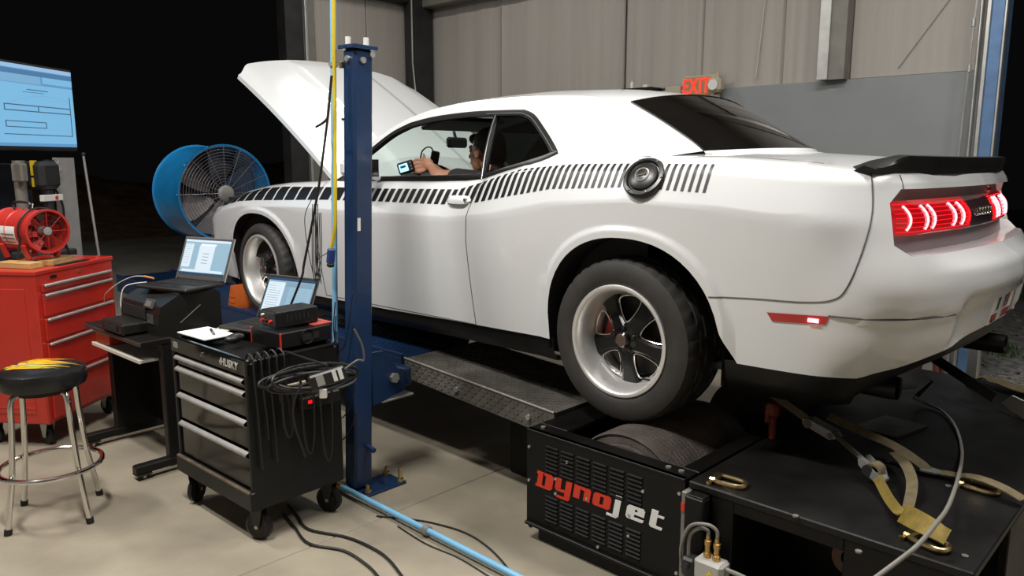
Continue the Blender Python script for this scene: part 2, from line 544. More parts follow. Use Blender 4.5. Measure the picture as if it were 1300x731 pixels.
bt = thing('bottle', 'small white bottle standing on the black wall shelf', 'bottle', (.46, WY - .12, 2.2778))
G().lathe([(0, 0), (.016, 0), (.017, .05), (.009, .065), (.009, .07)], n=14).build('bottle_body', white_pl, bt)
G().lathe([(.010, .068), (.010, .088), (0, .088)], n=14).build('cap', galv, bt)
bx = G().box((0, 0, .014), (.05, .05, .028), b=.004).build('small_box', white_pl, None, (.62, WY - .12, 2.2778)); tag(bx, 'tiny pale box lying on the black wall shelf', 'box')
hs = G().tube(spline([(-.11, 0, .0), (-.10, 0, .045), (-.04, 0, .06), (.06, 0, .05), (.12, 0, .0)], 6), .012, 8).build('grab_handle', blk_sat, None, (.80, WY - .03, 2.205)); tag(hs, 'curved black handle fixed to the wall by the shelf', 'handle')
# something red far across the yard
rt_ = thing('parked_trailer', 'red box trailer parked in the dark beyond the grass', 'trailer', (3.6, 13.2, 0))
G().box((0, 0, .95), (3.0, 1.6, 1.1), b=.05).build('box_body', red_paint, rt_)
for x in (-.7, .7): G().cyl((x, -.82, .3), (x, -.62, .3), .30, n=20).build('wheel', rubber, rt_)
G().tube([(1.5, 0, .45), (2.4, 0, .45)], .04, 6).build('drawbar', steel_dk, rt_)
# ================================================================== the car
CARZ = .54
CY = .96
car = thing('car', 'white two-door muscle coupe with black strobe side stripes and raised hood on the dyno', 'car', (0, CY, CARZ))
# plan path of the widest level: (x, half width), nose centre -> tail centre
PLAN = [(-.985, 0), (-.98, .3), (-.965, .55), (-.93, .72), (-.865, .825), (-.74, .885), (-.50, .918), (-.2, .935), (.1, .942), (.6, .945), (1.2, .938), (1.8, .938),
        (2.3, .950), (2.8, .962), (3.2, .962), (3.5, .950), (3.72, .925), (3.87, .885), (3.97, .82), (4.06, .68), (4.12, .48), (4.155, .25), (4.165, 0)]
dense = spline([(a, b, 0) for a, b in PLAN], 12)
DX = [p.x for p in dense]
for i in range(1, len(DX)): DX[i] = max(DX[i], DX[i - 1] + 1e-5)
S = [0.0]
for a, b in zip(dense, dense[1:]): S.append(S[-1] + (b - a).length)
STOT = S[-1]
def at_s(tab, s):
    lo, hi = 0, len(S) - 1
    if s <= 0: return tab[0]
    if s >= STOT: return tab[-1]
    while hi - lo > 1:
        m = (lo + hi) // 2
        if S[m] <= s: lo = m
        else: hi = m
    t = (s - S[lo]) / (S[hi] - S[lo])
    return tab[lo] + (tab[hi] - tab[lo]) * t
def s_of_x(x):
    lo, hi = 0, len(DX) - 1
    while hi - lo > 1:
        m = (lo + hi) // 2
        if DX[m] <= x: lo = m
        else: hi = m
    return S[lo] + (S[hi] - S[lo]) * (x - DX[lo]) / (DX[hi] - DX[lo])
def plan(s):
    p = at_s(dense, s)
    d = (at_s(dense, min(STOT, s + .03)) - at_s(dense, max(0, s - .03))).normalized()
    return p, Vector((-d.y, d.x, 0))          # outward normal (half width positive)
ARCH = [(.01, .33, .44, .405, 2.3), (2.995, .355, .425, .425, 2.25)]
ZT = [(-.99, .70), (-.85, .725), (-.6, .795), (-.27, .872), (.0, .91), (.27, .935), (.8, .958), (1.3, .970), (1.9, .978), (2.08, .995), (2.22, 1.03), (2.36, 1.06), (2.6, 1.085), (3.0, 1.095), (3.33, 1.095), (3.6, 1.078), (3.85, 1.05), (4.1, 1.035)]
ZC = [(-.9, .60), (-.6, .72), (-.2, .775), (.3, .79), (1.9, .80), (2.2, .83), (2.6, .90), (3.0, .925), (3.4, .915), (3.7, .885), (4.1, .86)]
BOT = [(-.95, .23), (-.5, .235), (.4, .24), (1.3, .252), (2.58, .292), (3.3, .30), (3.40, .475), (3.48, .345), (3.92, .345), (4.03, .385), (4.10, .425), (4.165, .47)]
REAR = [(.2, -.16), (.335, -.105), (.40, -.06), (.47, -.028), (.565, -.012), (.572, .002), (.66, .012), (.715, .0), (.75, -.012), (.80, -.030), (.90, -.062), (.985, -.092), (1.01, -.100), (1.035, -.115), (1.06, -.15)]
FRONT = [(.2, -.10), (.35, -.03), (.5, 0), (.66, 0), (.74, -.04)]
def zt(x): return lerp(ZT, x)
def zc(x): return lerp(ZC, x)
def wrear(x): return smooth((x - 3.72) / .28)
def zb(x):
    b = lerp(BOT, x)
    for (c, z0, rx, rz, e) in ARCH:
        t = abs(x - c) / rx
        if t <= 1.0: b = max(b, z0 + rz * (1 - t ** e) ** (1 / e))
    return b
def off(x, z):
    c, t_, lowz = zc(x), zt(x), .25
    if z <= c:
        t = (c - z) / (c - lowz); o = -(.050 * t + .022 * t * t)
    else:
        t = (z - c) / max(.05, t_ - c); o = -(.066 * t + .004 * t * t)
    d = (t_ - z) / .05
    if d < 1: o -= .034 * (1 - d) ** 2
    for (cx, z0, rx, rz, e) in ARCH:
        q = ((abs(x - cx) / rx) ** e + (max(0, z - z0) / rz) ** e) ** (1 / e)
        dd = (q - 1) * rx
        if dd < .06: o += .014 * (1 - smooth((dd - .024) / .03))
    wr = wrear(x)
    if wr > 0:
        o = o * (1 - wr) + lerp(REAR, z) * wr
        o -= .050 * smooth((z - .72) / .06) * smooth((x - 4.03) / .13)          # flatter upper tail
        o -= .028 * smooth((x - 4.105) / .02) * smooth((z - .43) / .03) * (1 - smooth((z - .605) / .03))   # plate recess
    wf = smooth((-.66 - x) / .22)
    if wf > 0: o = o * (1 - wf) + lerp(FRONT, z) * wf
    return o
def surf(s, z, d=0.0, side=-1):
    p, n = plan(s)
    q = p + n * (off(p.x, z) + d)
    return Vector((q.x, side * q.y, z))
def surfx(x, z, d=0.0, side=-1): return surf(s_of_x(x), z, d, side)
# columns
cols = [i * STOT / 190 for i in range(191)]
for (c, z0, rx, rz, e) in ARCH:
    for k in range(29):
        cols.append(s_of_x(c + rx * math.cos(math.pi * k / 28)))
    cols += [s_of_x(c - rx - .003), s_of_x(c + rx + .003)]
cols += [s_of_x(3.40), s_of_x(3.48), s_of_x(.72), s_of_x(2.06)]
S_REC = s_of_x(3.978)
cols += [S_REC, S_REC + .03, S_REC + .06]
cols = sorted(cols)
keep = [cols[0]]
for c in cols[1:]:
    if c - keep[-1] > .0022: keep.append(c)
keep[-1] = STOT
cols = keep
def lines(s):
    p, _ = plan(s); x = p.x
    a, d = zb(x), zt(x)
    c = max(zc(x), a + .02)
    b = a + (c - a) * .5
    wr = smooth((x - 3.56) / .4)
    lo, hi = .775, .990
    if s < S_REC + .06:
        e = max(0.0, 1 - max(0, s - S_REC) / .06)
        lo += .035 * e; hi -= .045 * e
    return a, b + (lo - b) * wr, c + (hi - c) * wr, d
NA, NB, NC = 16, 9, 14
def column(s, side):
    a, b, c, d = lines(s)
    zs = [a + (b - a) * i / NA for i in range(NA)] + [b + (c - b) * i / NB for i in range(NB)] + [c + (d - c) * i / NC for i in range(NC + 1)]
    return [surf(s, z, 0, side) for z in zs]
NR = NA + NB + NC + 1
verts = []; faces = {}
nc = len(cols)
sx_ = [plan(s)[0].x for s in cols]
for side in (-1, 1):
    for s in cols: verts += column(s, side)
def vid(side, i, j): return (0 if side < 0 else nc * NR) + i * NR + j
def seam_part(side, x, z, s):
    if x < -.62 and z < .80: return 'front_bumper'
    if x < .72: return 'front_fender'
    if x < 2.06 and z > .26: return 'door'
    # rear bumper: below the seam, or behind the rising cut
    if x > 3.3:
        cut = .585 + .02 * (x - 3.35) / .4
        xc = lerp([(.5, 3.82), (.62, 3.84), (.68, 3.865), (.85, 3.915), (1.0, 3.935), (1.1, 3.94)], z)
        if z < cut or x > xc: return 'rear_bumper'
    return 'rear_quarter_panel'
rec_faces = []
for side in (-1, 1):
    for i in range(nc - 1):
        for j in range(NR - 1):
            f = (vid(side, i, j), vid(side, i + 1, j), vid(side, i + 1, j + 1), vid(side, i, j + 1))
            if cols[i] >= S_REC - 1e-6 and NA <= j < NA + NB: continue      # lamp recess
            if side > 0: f = f[::-1]
            c = sum((verts[q] for q in f), Vector()) / 4
            faces.setdefault((seam_part(side, c.x, c.z, cols[i]), side), []).append(f)
# rear deck between the shoulder lines (with the tail end)
dk = [i for i in range(nc) if sx_[i] >= 2.2]
ND = 16
dbase = len(verts)
for i in dk:
    a, b = verts[vid(-1, i, NR - 1)], verts[vid(1, i, NR - 1)]
    for k in range(ND + 1):
        t = k / ND; v = 2 * t - 1
        p = a.lerp(b, t)
        p = Vector((p.x, p.y, p.z + .022 * (1 - v * v) * min(1, abs(a.y) / .6)))
        verts.append(p)
for n_, i in enumerate(dk[:-1]):
    for k in range(ND):
        q = dbase + n_ * (ND + 1) + k
        faces.setdefault(('rear_deck', 0), []).append((q, q + ND + 1, q + ND + 2, q + 1))
# near/far fender tops and cowl
ft = [i for i in range(nc) if -.80 <= sx_[i] <= 2.2]
fb = len(verts)
for side in (-1, 1):
    for i in ft:
        a = verts[vid(side, i, NR - 1)]
        inn = .05 if sx_[i] < .7 else .09
        verts += [a, Vector((a.x, a.y - side * inn * .5, a.z + .006)), Vector((a.x, a.y - side * inn, a.z))]
L3 = len(ft) * 3
for si, side in enumerate((-1, 1)):
    for n_ in range(len(ft) - 1):
        for k in range(2):
            q = fb + si * L3 + n_ * 3 + k
            f = (q, q + 3, q + 4, q + 1)
            faces.setdefault(('front_fender' if sx_[ft[n_]] < .72 else 'door', side), []).append(f if side < 0 else f[::-1])
# global normals, so that parts meet without a shading break
def finish(parts, parent, material, names=None):
    pass
key = {}
nrm = {}
for fs in faces.values():
    for f in fs:
        a, b, c, d = (verts[q] for q in f)
        n = (c - a).cross(d - b)
        if n.length < 1e-12: continue
        for q in f:
            k_ = tuple(round(t, 4) for t in verts[q])
            nrm[k_] = nrm.get(k_, Vector()) + n
def sub(name, fs, material, parent, flip=False):
    ids = {}; vs = []; out = []
    for f in fs:
        loop = []
        for q in f:
            k_ = tuple(round(t, 4) for t in verts[q])
            if k_ not in ids: ids[k_] = len(vs); vs.append(verts[q])
            if ids[k_] not in loop: loop.append(ids[k_])
        if len(loop) > 2: out.append(tuple(loop))
    me = bpy.data.meshes.new(name)
    me.from_pydata([tuple(v) for v in vs], [], out)
    me.shade_smooth()
    N_ = [None] * len(vs)
    for k_, i in ids.items():
        n = nrm.get(k_, Vector((0, 0, 1)))
        N_[i] = tuple(n.normalized()) if n.length > 1e-9 else (0, 0, 1)
    me.normals_split_custom_set_from_vertices(N_)
    me.materials.append(material)
    o = bpy.data.objects.new(name, me); COL.objects.link(o); o.parent = parent
    return o
panel = {}
for (nm, side), fs in faces.items():
    if nm in ('front_bumper', 'rear_bumper'): continue
    panel[(nm, side)] = sub(nm, fs, paint, car)
for nm in ('front_bumper', 'rear_bumper'):
    panel[nm] = sub(nm, faces.get((nm, -1), []) + faces.get((nm, 1), []), paint, car)
door = panel[('door', -1)]
quarter = panel[('rear_quarter_panel', -1)]
bumper = panel['rear_bumper']

# ---- tail lamp recess
ri = [i for i in range(nc) if cols[i] >= S_REC - 1e-6]
def recess_row(side, d, zl=None, zh=None, n=NB):
    rows = []
    for i in ri:
        a, b, c, e = lines(cols[i])
        lo = b if zl is None else zl
        hi = c if zh is None else zh
        rows.append([surf(cols[i], lo + (hi - lo) * k / n, d(k / n) if callable(d) else d, side) for k in range(n + 1)])
    return rows
g = G(); lg = G()
for side in (-1, 1):
    outer = recess_row(side, 0); inner = recess_row(side, lambda t: -.082 + .034 * t)
    g.grid(inner)
    for k in (0, NB):      # white ledges round the panel
        lg.grid([[o_[k], o_[k].lerp(i_[k], .5), i_[k]] for o_, i_ in zip(outer, inner)])
    lg.grid([outer[0], inner[0]])
bm = g.build('tail_panel', tail_panel, bumper, ang=40)
lg.build('recess_ledge', paint, bumper, ang=40)
def lamp_grid(s0, s1, z0, z1, side, d, n=40, m=8, bulge=.02):
    rows = []
    for i in range(n + 1):
        s = s0 + (s1 - s0) * i / n
        row = []
        for k in range(m + 1):
            t = 2 * k / m - 1
            row.append(surf(s, z0 + (z1 - z0) * k / m, d + bulge * (1 - t * t), side))
        rows.append(row)
    return rows
lens_red = mat('tail_lens', (.30, .004, .010), .12, coat=1.0, emit=(1.0, .006, .012), estr=.30)
led_red = emis('led_red', (1.0, .010, .018), 1.1)
led_hot = emis('led_hot', (1.0, .20, .23), 5.0)
lens_dark = mat('centre_lens', (.055, .03, .04), .15, coat=1.0)
ZL0, ZL1 = .835, .950
lampo = {}
for side in (-1, 1):
    g = G(); g.grid(lamp_grid(S_REC + .03, STOT - .17, ZL0, ZL1, side, -.052, 48))
    g.grid([[surf(S_REC + .03, ZL0 + (ZL1 - ZL0) * k / 8, -.052 + .02 * (1 - (k / 4 - 1) ** 2), side) for k in range(9)], [surf(S_REC + .028, ZL0 + (ZL1 - ZL0) * k / 8, -.07, side) for k in range(9)]])
    lampo[side] = g.build('tail_lamp', lens_red, car, ang=40)
    span = STOT - .17 - S_REC - .03
    # glowing arcs behind the lens ribs
    for q, (f, hot) in enumerate(((.10, 1), (.30, 1), (.40, 1), (.70, 1), (.83, 1), (.93, 0))):
        s0 = S_REC + .03 + span * f
        pts = []
        for k in range(11):
            t = 2 * k / 10 - 1
            zz = (ZL0 + ZL1) / 2 + t * .040
            pts.append(surf(s0 + .020 * (1 - t * t), zz, -.052 + .02 * (1 - (t * .75) ** 2) + .003, side))
        G().tube(pts, .0042, 6).build('light_arc', led_hot if hot else led_red, lampo[side])
    for q in range(7):     # lens ribs
        zz = ZL0 + .012 + q * .0152
        t = 2 * (zz - ZL0) / (ZL1 - ZL0) - 1
        pts = [surf(S_REC + .045 + (span - .03) * k / 26, zz, -.052 + .02 * (1 - t * t) + .001, side) for k in range(27)]
        G().tube(pts, .0016, 4).build('lens_rib', led_red, lampo[side])
g = G()
pts = lamp_grid(STOT - .17, STOT, ZL0, ZL1, -1, -.052, 10) + lamp_grid(STOT - .17, STOT, ZL0, ZL1, 1, -.052, 10)[::-1][1:]
g.grid(pts)
cl = g.build('centre_lamp', lens_dark, car, ang=40)
for q in range(5):         # chrome emblem letters (unreadable marks)
    y = -.085 + q * .042
    p = surf(STOT - .001, .892, -.028, -1)
    G().tube(spline([(p.x, y - .012, .905), (p.x, y + .012, .905), (p.x, y + .012, .880), (p.x, y - .012, .880)], 3, True), .0035, 5, True).build('emblem_letter', chrome, cl)
# trunk emblem above the lamp; its red paints the lamp's reflected glow
p = surf(STOT - .30, .965, -.05, 1)
G().sphere(p, (.012, .04, .014), 12, 8).build('trunk_badge', mat('badge_reflected_red', (.30, .004, .010), .12, coat=1.0), car)
# ---- spoiler
g = G(); rows = []
NS = 60
for i in range(NS + 1):
    v = -1 + 2 * i / NS
    y = v * .785
    # tail edge of the deck at this y
    e = lerp([(0, 4.005), (.30, 3.998), (.5, 3.972), (.66, 3.93), (.74, 3.895), (.80, 3.86)], abs(y))
    k = smooth((.80 - abs(y)) / .15)
    zd = zt(e) + .006
    top = zd + .002 + .050 * k
    ch = .06 + .16 * k
    rows.append([(e - ch, y, zd - .006), (e - ch * .5, y, zd + .012 + .022 * k), (e - .03 * k, y, top), (e + .004, y, top - .004), (e + .008, y, top - .02 * k), (e - .004, y, zd - .012), (e - ch, y, zd - .012)])
g.grid(rows)
g.add([rows[0][k] for k in range(7)], [tuple(range(7))]); g.add([rows[-1][k] for k in range(7)], [tuple(range(7))])
g.build('spoiler', blk_sat, car, ang=30)
# ---- seams (dark shut lines)
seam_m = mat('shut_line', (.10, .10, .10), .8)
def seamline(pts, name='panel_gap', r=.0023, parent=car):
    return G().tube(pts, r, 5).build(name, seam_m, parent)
def xz(poly, d=.0008, n=24):
    out = []
    for (a, b), (c, e) in zip(poly, poly[1:]):
        for k in range(n): out.append(surfx(a + (c - a) * k / n, b + (e - b) * k / n, d))
    out.append(surfx(*poly[-1], d)); return out
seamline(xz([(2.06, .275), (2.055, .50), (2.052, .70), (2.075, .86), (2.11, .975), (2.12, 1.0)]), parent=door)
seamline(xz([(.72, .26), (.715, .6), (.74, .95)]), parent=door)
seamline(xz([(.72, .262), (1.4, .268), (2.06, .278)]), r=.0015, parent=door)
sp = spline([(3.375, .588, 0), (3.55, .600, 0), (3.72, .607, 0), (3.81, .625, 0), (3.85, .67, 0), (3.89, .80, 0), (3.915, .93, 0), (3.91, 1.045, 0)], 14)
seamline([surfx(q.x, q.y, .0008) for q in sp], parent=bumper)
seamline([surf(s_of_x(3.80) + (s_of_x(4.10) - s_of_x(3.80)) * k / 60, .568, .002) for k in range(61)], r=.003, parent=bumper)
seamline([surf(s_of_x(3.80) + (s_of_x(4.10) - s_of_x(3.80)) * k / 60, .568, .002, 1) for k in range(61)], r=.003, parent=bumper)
# trunk lid gap
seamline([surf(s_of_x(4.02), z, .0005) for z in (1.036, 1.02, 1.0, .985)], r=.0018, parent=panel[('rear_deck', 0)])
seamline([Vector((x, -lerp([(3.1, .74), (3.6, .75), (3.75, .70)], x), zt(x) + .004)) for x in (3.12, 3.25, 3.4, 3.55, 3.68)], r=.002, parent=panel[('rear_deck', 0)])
# ---- side reflector
for side in (-1,):
    poly = [(3.592, .556), (3.805, .566), (3.792, .536), (3.612, .526)]
    rows = []
    for i in range(13):
        t = i / 12
        a = Vector(poly[0]).lerp(Vector(poly[1]), t); b = Vector(poly[3]).lerp(Vector(poly[2]), t)
        rows.append([surfx(a.x + (b.x - a.x) * k / 4, a.y + (b.y - a.y) * k / 4, .003, side) for k in range(5)])
    g = G(); g.grid(rows)
    rf = g.build('side_marker', mat('marker_lens', (.28, .006, .010), .15, coat=1, emit=(1, .02, .03), estr=.10), bumper)
    G().tube([surfx(3.735 + .035 * k / 4, .546, .004, side) for k in range(5)], .008, 6).build('marker_bulb', led_hot, rf)
# ---- licence plate area: recess, plate with red print
pr = G()
pl_o = surf(STOT - .02, .47, .006, 1)
PX = surf(STOT, .55, 0, 1).x + .004
pl = thing
plate = G().box((PX - .012, .02, .535), (.006, .32, .145), Matrix.Rotation(R(10), 3, 'Y'), b=.002).build('licence_plate', paper, bumper)
pr = G()
pm = Matrix.Rotation(R(10), 3, 'Y')
def onp(y, z): return Vector((PX - .012, .02, .535)) + pm @ Vector((.0042, y, z))
red_print = mat('plate_print', (.30, .03, .04), .5)
dk_print = mat('plate_print_dark', (.03, .03, .03), .5)
G().box(onp(0, -.048), (.001, .29, .032), pm).build('plate_band', red_print, plate)
for q, y in enumerate((-.075, -.025, .025, .075)):
    G().box(onp(y, .008), (.001, .028, .055), pm).build('plate_digit', red_print if q % 2 else dk_print, plate)
for y in (-.12, .12):
    for z in (-.058, .06): G().cyl(onp(y, z), onp(y, z) + pm @ Vector((.004, 0, 0)), .006, n=8).build('plate_bolt', dk_print, plate)
# ---- stripes: black vinyl bars following the body
ST_T = [(-.74, .748), (-.60, .785), (-.27, .862), (.0, .900), (.27, .915), (.815, .926), (1.32, .930), (1.95, .942), (2.157, .995), (2.361, 1.046), (2.683, 1.068), (3.0, 1.072), (3.332, 1.070)]
ST_B = [(-.74, .735), (-.60, .752), (-.275, .803), (.0, .820), (.26, .830), (.81, .852), (1.317, .861), (1.873, .866), (2.10, .882), (2.361, .925), (2.60, .962), (3.0, .980), (3.33, .968)]
bars = []
x = -.71
while x < .58:
    wv = .115; bars.append((x, wv, .03)); x += wv + .020
x_end = 3.345
while x < x_end:
    pitch = lerp([(.6, .126), (.95, .118), (1.25, .064), (1.9, .052), (2.4, .040), (2.8, .034), (3.35, .030)], x)
    wv = pitch * lerp([(.6, .84), (1.25, .66), (2.0, .60), (2.6, .52), (3.0, .44), (3.35, .40)], x)
    bars.append((x, wv, lerp([(.6, .03), (1.4, .024), (2.6, .016), (3.3, .008)], x))); x += pitch
for (x0, wv, sl) in bars:
    if 3.005 < x0 + wv and x0 < 3.14: continue           # filler cap here
    if x0 + wv > 3.36: continue
    rows = []
    for i in range(4):
        xx = x0 + wv * i / 3
        zl, zh = lerp(ST_B, xx), lerp(ST_T, xx)
        rows.append([surfx(min(3.5, xx + sl * (k / 5 - .5)), zl + (zh - zl) * k / 5, .0016) for k in range(6)])
    g = G(); g.grid(rows)
    xm = x0 + wv / 2
    par = panel[('front_fender', -1)] if xm < .72 else (door if xm < 2.06 else quarter)
    g.build('stripe_bar', stripe_m, par, ang=60)
# ---- fuel filler
fill_m = mat('filler_black', (.010, .010, .010), .32, spec=.5)
fc = surfx(3.072, 1.017, .004)
fn = (surfx(3.072, 1.03) - surfx(3.072, 1.00)).normalized()
ft_ = Vector((1, 0, 0))
fnn = ft_.cross(fn).normalized()
if fnn.y > 0: fnn = -fnn
fnn = (fnn + Vector((.10, 0, .22))).normalized(); fn = fnn.cross(ft_).normalized(); fn = fn if fn.z > 0 else -fn; ft_ = fn.cross(fnn).normalized()
fuel = G().lathe([(.088, -.012), (.088, .004), (.082, .014), (.070, .016), (.064, .006), (.062, .006)], fc, fnn, 40).build('fuel_filler', fill_m, quarter)
G().lathe([(.062, .006), (.058, .016), (.042, .022), (.0, .024)], fc, fnn, 32).build('filler_cap', fill_m, fuel)
G().lathe([(.030, .022), (.030, .026), (.026, .028), (.024, .024)], fc, fnn, 24).build('cap_ring', alu_dull, fuel)
G().tube([fc + fnn * .027 + ft_ * a + fn * b for a, b in ((-.016, -.004), (.016, .004))], .004, 6).build('cap_logo', chrome, fuel)
for k in range(6):
    a = math.pi * 2 * k / 6
    q = fc + fnn * .016 + (ft_ * math.cos(a) + fn * math.sin(a)) * .077
    G().cyl(q, q + fnn * .003, .004, n=6).build('cap_screw', chrome, fuel)
# ---- door handle
hc = surfx(1.985, .888, .0)
g = G(); rows = []
for i in range(13):
    t = i / 12
    xx = 1.895 + .18 * t
    h = .018 * (1 - (2 * t - 1) ** 6) + .004
    dd = .026 * (1 - (2 * t - 1) ** 4)
    rows.append([surfx(xx, .892 - h, .002), surfx(xx, .892 - h * .8, dd), surfx(xx, .892, dd + .006), surfx(xx, .892 + h * .8, dd), surfx(xx, .892 + h, .002)])
g.grid(rows)
hd_ = g.build('door_handle', paint, door, ang=60)
g = G(); rows = []
for i in range(11):
    t = i / 10; xx = 1.90 + .15 * t
    h = .016 * math.sin(math.pi * (.1 + .8 * t))
    rows.append([surfx(xx, .872 - h * 1.3, .001), surfx(xx, .874, .0015)])
g.grid(rows); g.build('handle_pocket', paint, door)
G().cyl(surfx(2.055, .896, .012), surfx(2.055, .896, .03), .007, n=10).build('lock', chrome, hd_)
# ---- black rocker and lower valances
def skirt(name, x0, x1, ztop, zbot, dtop, dbot, n=40, mats=blk_sat, both=True, join=False):
    prev = None
    for side in ((-1, 1) if both else (-1,)):
        g = G(); rows = []
        s0, s1 = s_of_x(x0), s_of_x(x1)
        for i in range(n + 1):
            s = s0 + (s1 - s0) * i / n
            x = plan(s)[0].x
            zt_ = ztop(x); zb_ = zbot(x)
            a = surf(s, zt_, dtop, side)
            b = surf(s, zt_ - (zt_ - zb_) * .5, dbot * .4, side)
            c = surf(s, zt_ - (zt_ - zb_) * .9, dbot, side)
            cc = surf(s, zt_ - (zt_ - zb_) * .9, dbot - .12, side); cc.z = zb_ - .005
            rows.append([a, b, c, cc])
        if join and prev is None: prev = rows; continue
        if join: rows = prev + rows[::-1][1:]
        g.grid(rows); g.build(name, mats, car, ang=70)
skirt('rocker_panel', .44, 2.585, lambda x: lerp(BOT, x) + .006, lambda x: .150 + .02 * (x - 1.2), -.012, -.02)
skirt('rear_valance', 3.43, 4.164, lambda x: lerp(BOT, max(x, 3.48)) + .007, lambda x: lerp([(3.4, .205), (3.92, .21), (4.165, .36)], x), -.014, -.05, join=True)
skirt('front_lip', -.984, -.62, lambda x: .25, lambda x: .14, -.02, -.04)
# exhaust tips
for y, xe in ((-.55, 3.93), (.50, 4.05)):
    e = G().lathe([(.0, .05), (.034, .05), (.037, 0), (.042, -.005), (.044, .02), (.044, .16)], (xe, y, .27), (-1, 0, 0), 24).build('exhaust_tip', blk_sat, car)
# ---- wheel wells
for side in (-1, 1):
    for (cx, z0, rx, rz, e) in ARCH:
        g = G(); r0 = []; r1 = []
        for k in range(33):
            a = math.pi * k / 32
            xx = cx + rx * math.cos(a)
            zz = z0 + rz * max(0, (1 - abs(math.cos(a)) ** e)) ** (1 / e)
            q = surfx(xx, max(zz, .3), -.008, side)
            r0.append(Vector((xx, q.y, zz))); r1.append(Vector((xx, side * .50, zz)))
        r0 = [Vector((r0[0].x, r0[0].y, .25))] + r0 + [Vector((r0[-1].x, r0[-1].y, .25))]
        r1 = [Vector((r1[0].x, r1[0].y, .25))] + r1 + [Vector((r1[-1].x, r1[-1].y, .25))]
        g.grid([r0, r1])
        g.add(r1, [tuple(range(len(r1)))])
        g.build('wheel_well', blk_mat, car, ang=40)
G().box((1.45, 0, .24), (2.1, 1.5, .10)).box((3.62, 0, .36), (.42, 1.2, .18)).box((2.95, 0, .42), (1.2, .98, .30)).build('underbody', blk_mat, car)
# ---- greenhouse
def htop(x): return abs(surfx(x, zt(x)).y)
HT = [(q / 20, htop(q / 20)) for q in range(10, 70)]
def g0(x, z):
    dz = max(0, z - 1.0)
    return .835 - .42 * dz - .55 * dz * dz - .25 * smooth((x - 2.5) / .6) - .05 * smooth((1.15 - x) / .45)
def gh(x, z):
    t_ = zt(x)
    h = g0(x, z)
    k = lerp([(2.1, .012), (2.45, .05), (2.8, .040), (3.0, .012), (3.1, .006)], x)
    return h + (lerp(HT, x) - g0(x, t_)) * math.exp(-max(0, z - t_) / k)
def hit(u, v):
    h = .75
    for _ in range(25):
        p = px(u, v, 1, CY - h)
        h = .5 * h + .5 * gh(p.x, p.z - CARZ)
    return (p.x, p.z - CARZ)
def resample(pts, n):
    P = spline([(a, b, 0) for a, b in pts], 10)
    L = [0]
    for a, b in zip(P, P[1:]): L.append(L[-1] + (b - a).length)
    out = []
    for k in range(n + 1):
        t = L[-1] * k / n
        i = 0
        while i < len(L) - 2 and L[i + 1] < t: i += 1
        q = P[i].lerp(P[i + 1], (t - L[i]) / max(1e-9, L[i + 1] - L[i]))
        out.append((q.x, q.y))
    return out
nA_, nB_, nC_, nD_ = 16, 20, 16, 40
segA = resample([(.73, zt(.73)), (.86, 1.055), (1.05, 1.195), (1.25, 1.305), (1.45, 1.362)], nA_)
segB = resample([(1.45, 1.362), (1.7, 1.388), (2.1, 1.394), (2.45, 1.380), (2.73, 1.340)], nB_)
segC = resample([(2.73, 1.340), (2.85, 1.272), (2.98, 1.192), (3.095, 1.122)], nC_)
base_pts = [(3.095, 1.122), (3.08, zt(3.08) + .005)] + [(x, zt(x)) for x in (2.9, 2.7, 2.5, 2.36, 2.22, 2.08, 1.9, 1.6, 1.2, .9, .73)]
segD = resample(base_pts, nD_)
outer = segA[:-1] + segB[:-1] + segC[:-1] + segD[:-1]
wA = resample([hit(*q) for q in ((424, 230), (446, 209), (471.5, 187.7), (498.5, 167), (521.5, 155.4))], nA_)
wB = resample([hit(*q) for q in ((521.5, 155.4), (552, 147.7), (598.5, 141.5), (644.6, 139.3), (666, 139))], nB_)
wC = resample([hit(*q) for q in ((666, 139), (679, 145.5), (693, 165), (708, 191), (709, 195))], nC_)
wD = resample([hit(*q) for q in ((709, 195), (690, 203.5), (660, 213), (630, 222), (611, 228), (560, 230), (472, 231), (424, 230))], nD_)
win = wA[:-1] + wB[:-1] + wC[:-1] + wD[:-1]
def inset(loop, d):
    n = len(loop); out = []
    cx = sum(a for a, b in loop) / n; cz = sum(b for a, b in loop) / n
    for i in range(n):
        a, b, c = loop[i - 2], loop[i], loop[(i + 2) % n]
        t = Vector((c[0] - a[0], c[1] - a[1])).normalized()
        nn = Vector((t.y, -t.x))
        if nn.dot(Vector((cx - b[0], cz - b[1]))) < 0: nn = -nn
        out.append((b[0] + nn.x * d, b[1] + nn.y * d))
    return out
win_in = inset(win, .032)
NL = len(outer)
def P3(p, side, d=0.0): return Vector((p[0], side * (gh(*p) + d), p[1]))
def ring_grid(g, loops, side):
    rows = [[P3(p, side, d) for p in lp] + [P3(lp[0], side, d)] for lp, d in loops]
    g.grid(rows)
def mixl(a, b, t): return [(p[0] + (q[0] - p[0]) * t, p[1] + (q[1] - p[1]) * t) for p, q in zip(a, b)]
zcen = [(1.45, 1.412), (1.6, 1.432), (1.85, 1.450), (2.1, 1.455), (2.45, 1.437), (2.73, 1.392)]
def roof_pt(p, v, d=0.0):
    x, z = p
    h = gh(x, z)
    t = (x - 1.45) / 1.28
    k = 1 - abs(v) ** 2.2
    return Vector((x + (-.10 + .17 * t) * (1 - v * v), v * (h), z + (lerp(zcen, x) - z) * k - d))
vs_ = [math.sin(math.pi / 2 * (-1 + 2 * k / 22)) for k in range(23)]
g = G()
for side in (-1, 1):
    ring_grid(g, [(outer, 0), (mixl(outer, win, .25), 0), (mixl(outer, win, .5), 0), (mixl(outer, win, .75), 0), (win, 0), (win, -.012)], side)
g.grid([[roof_pt(p, v) for v in vs_] for p in segB])
bmx = bmesh.new()
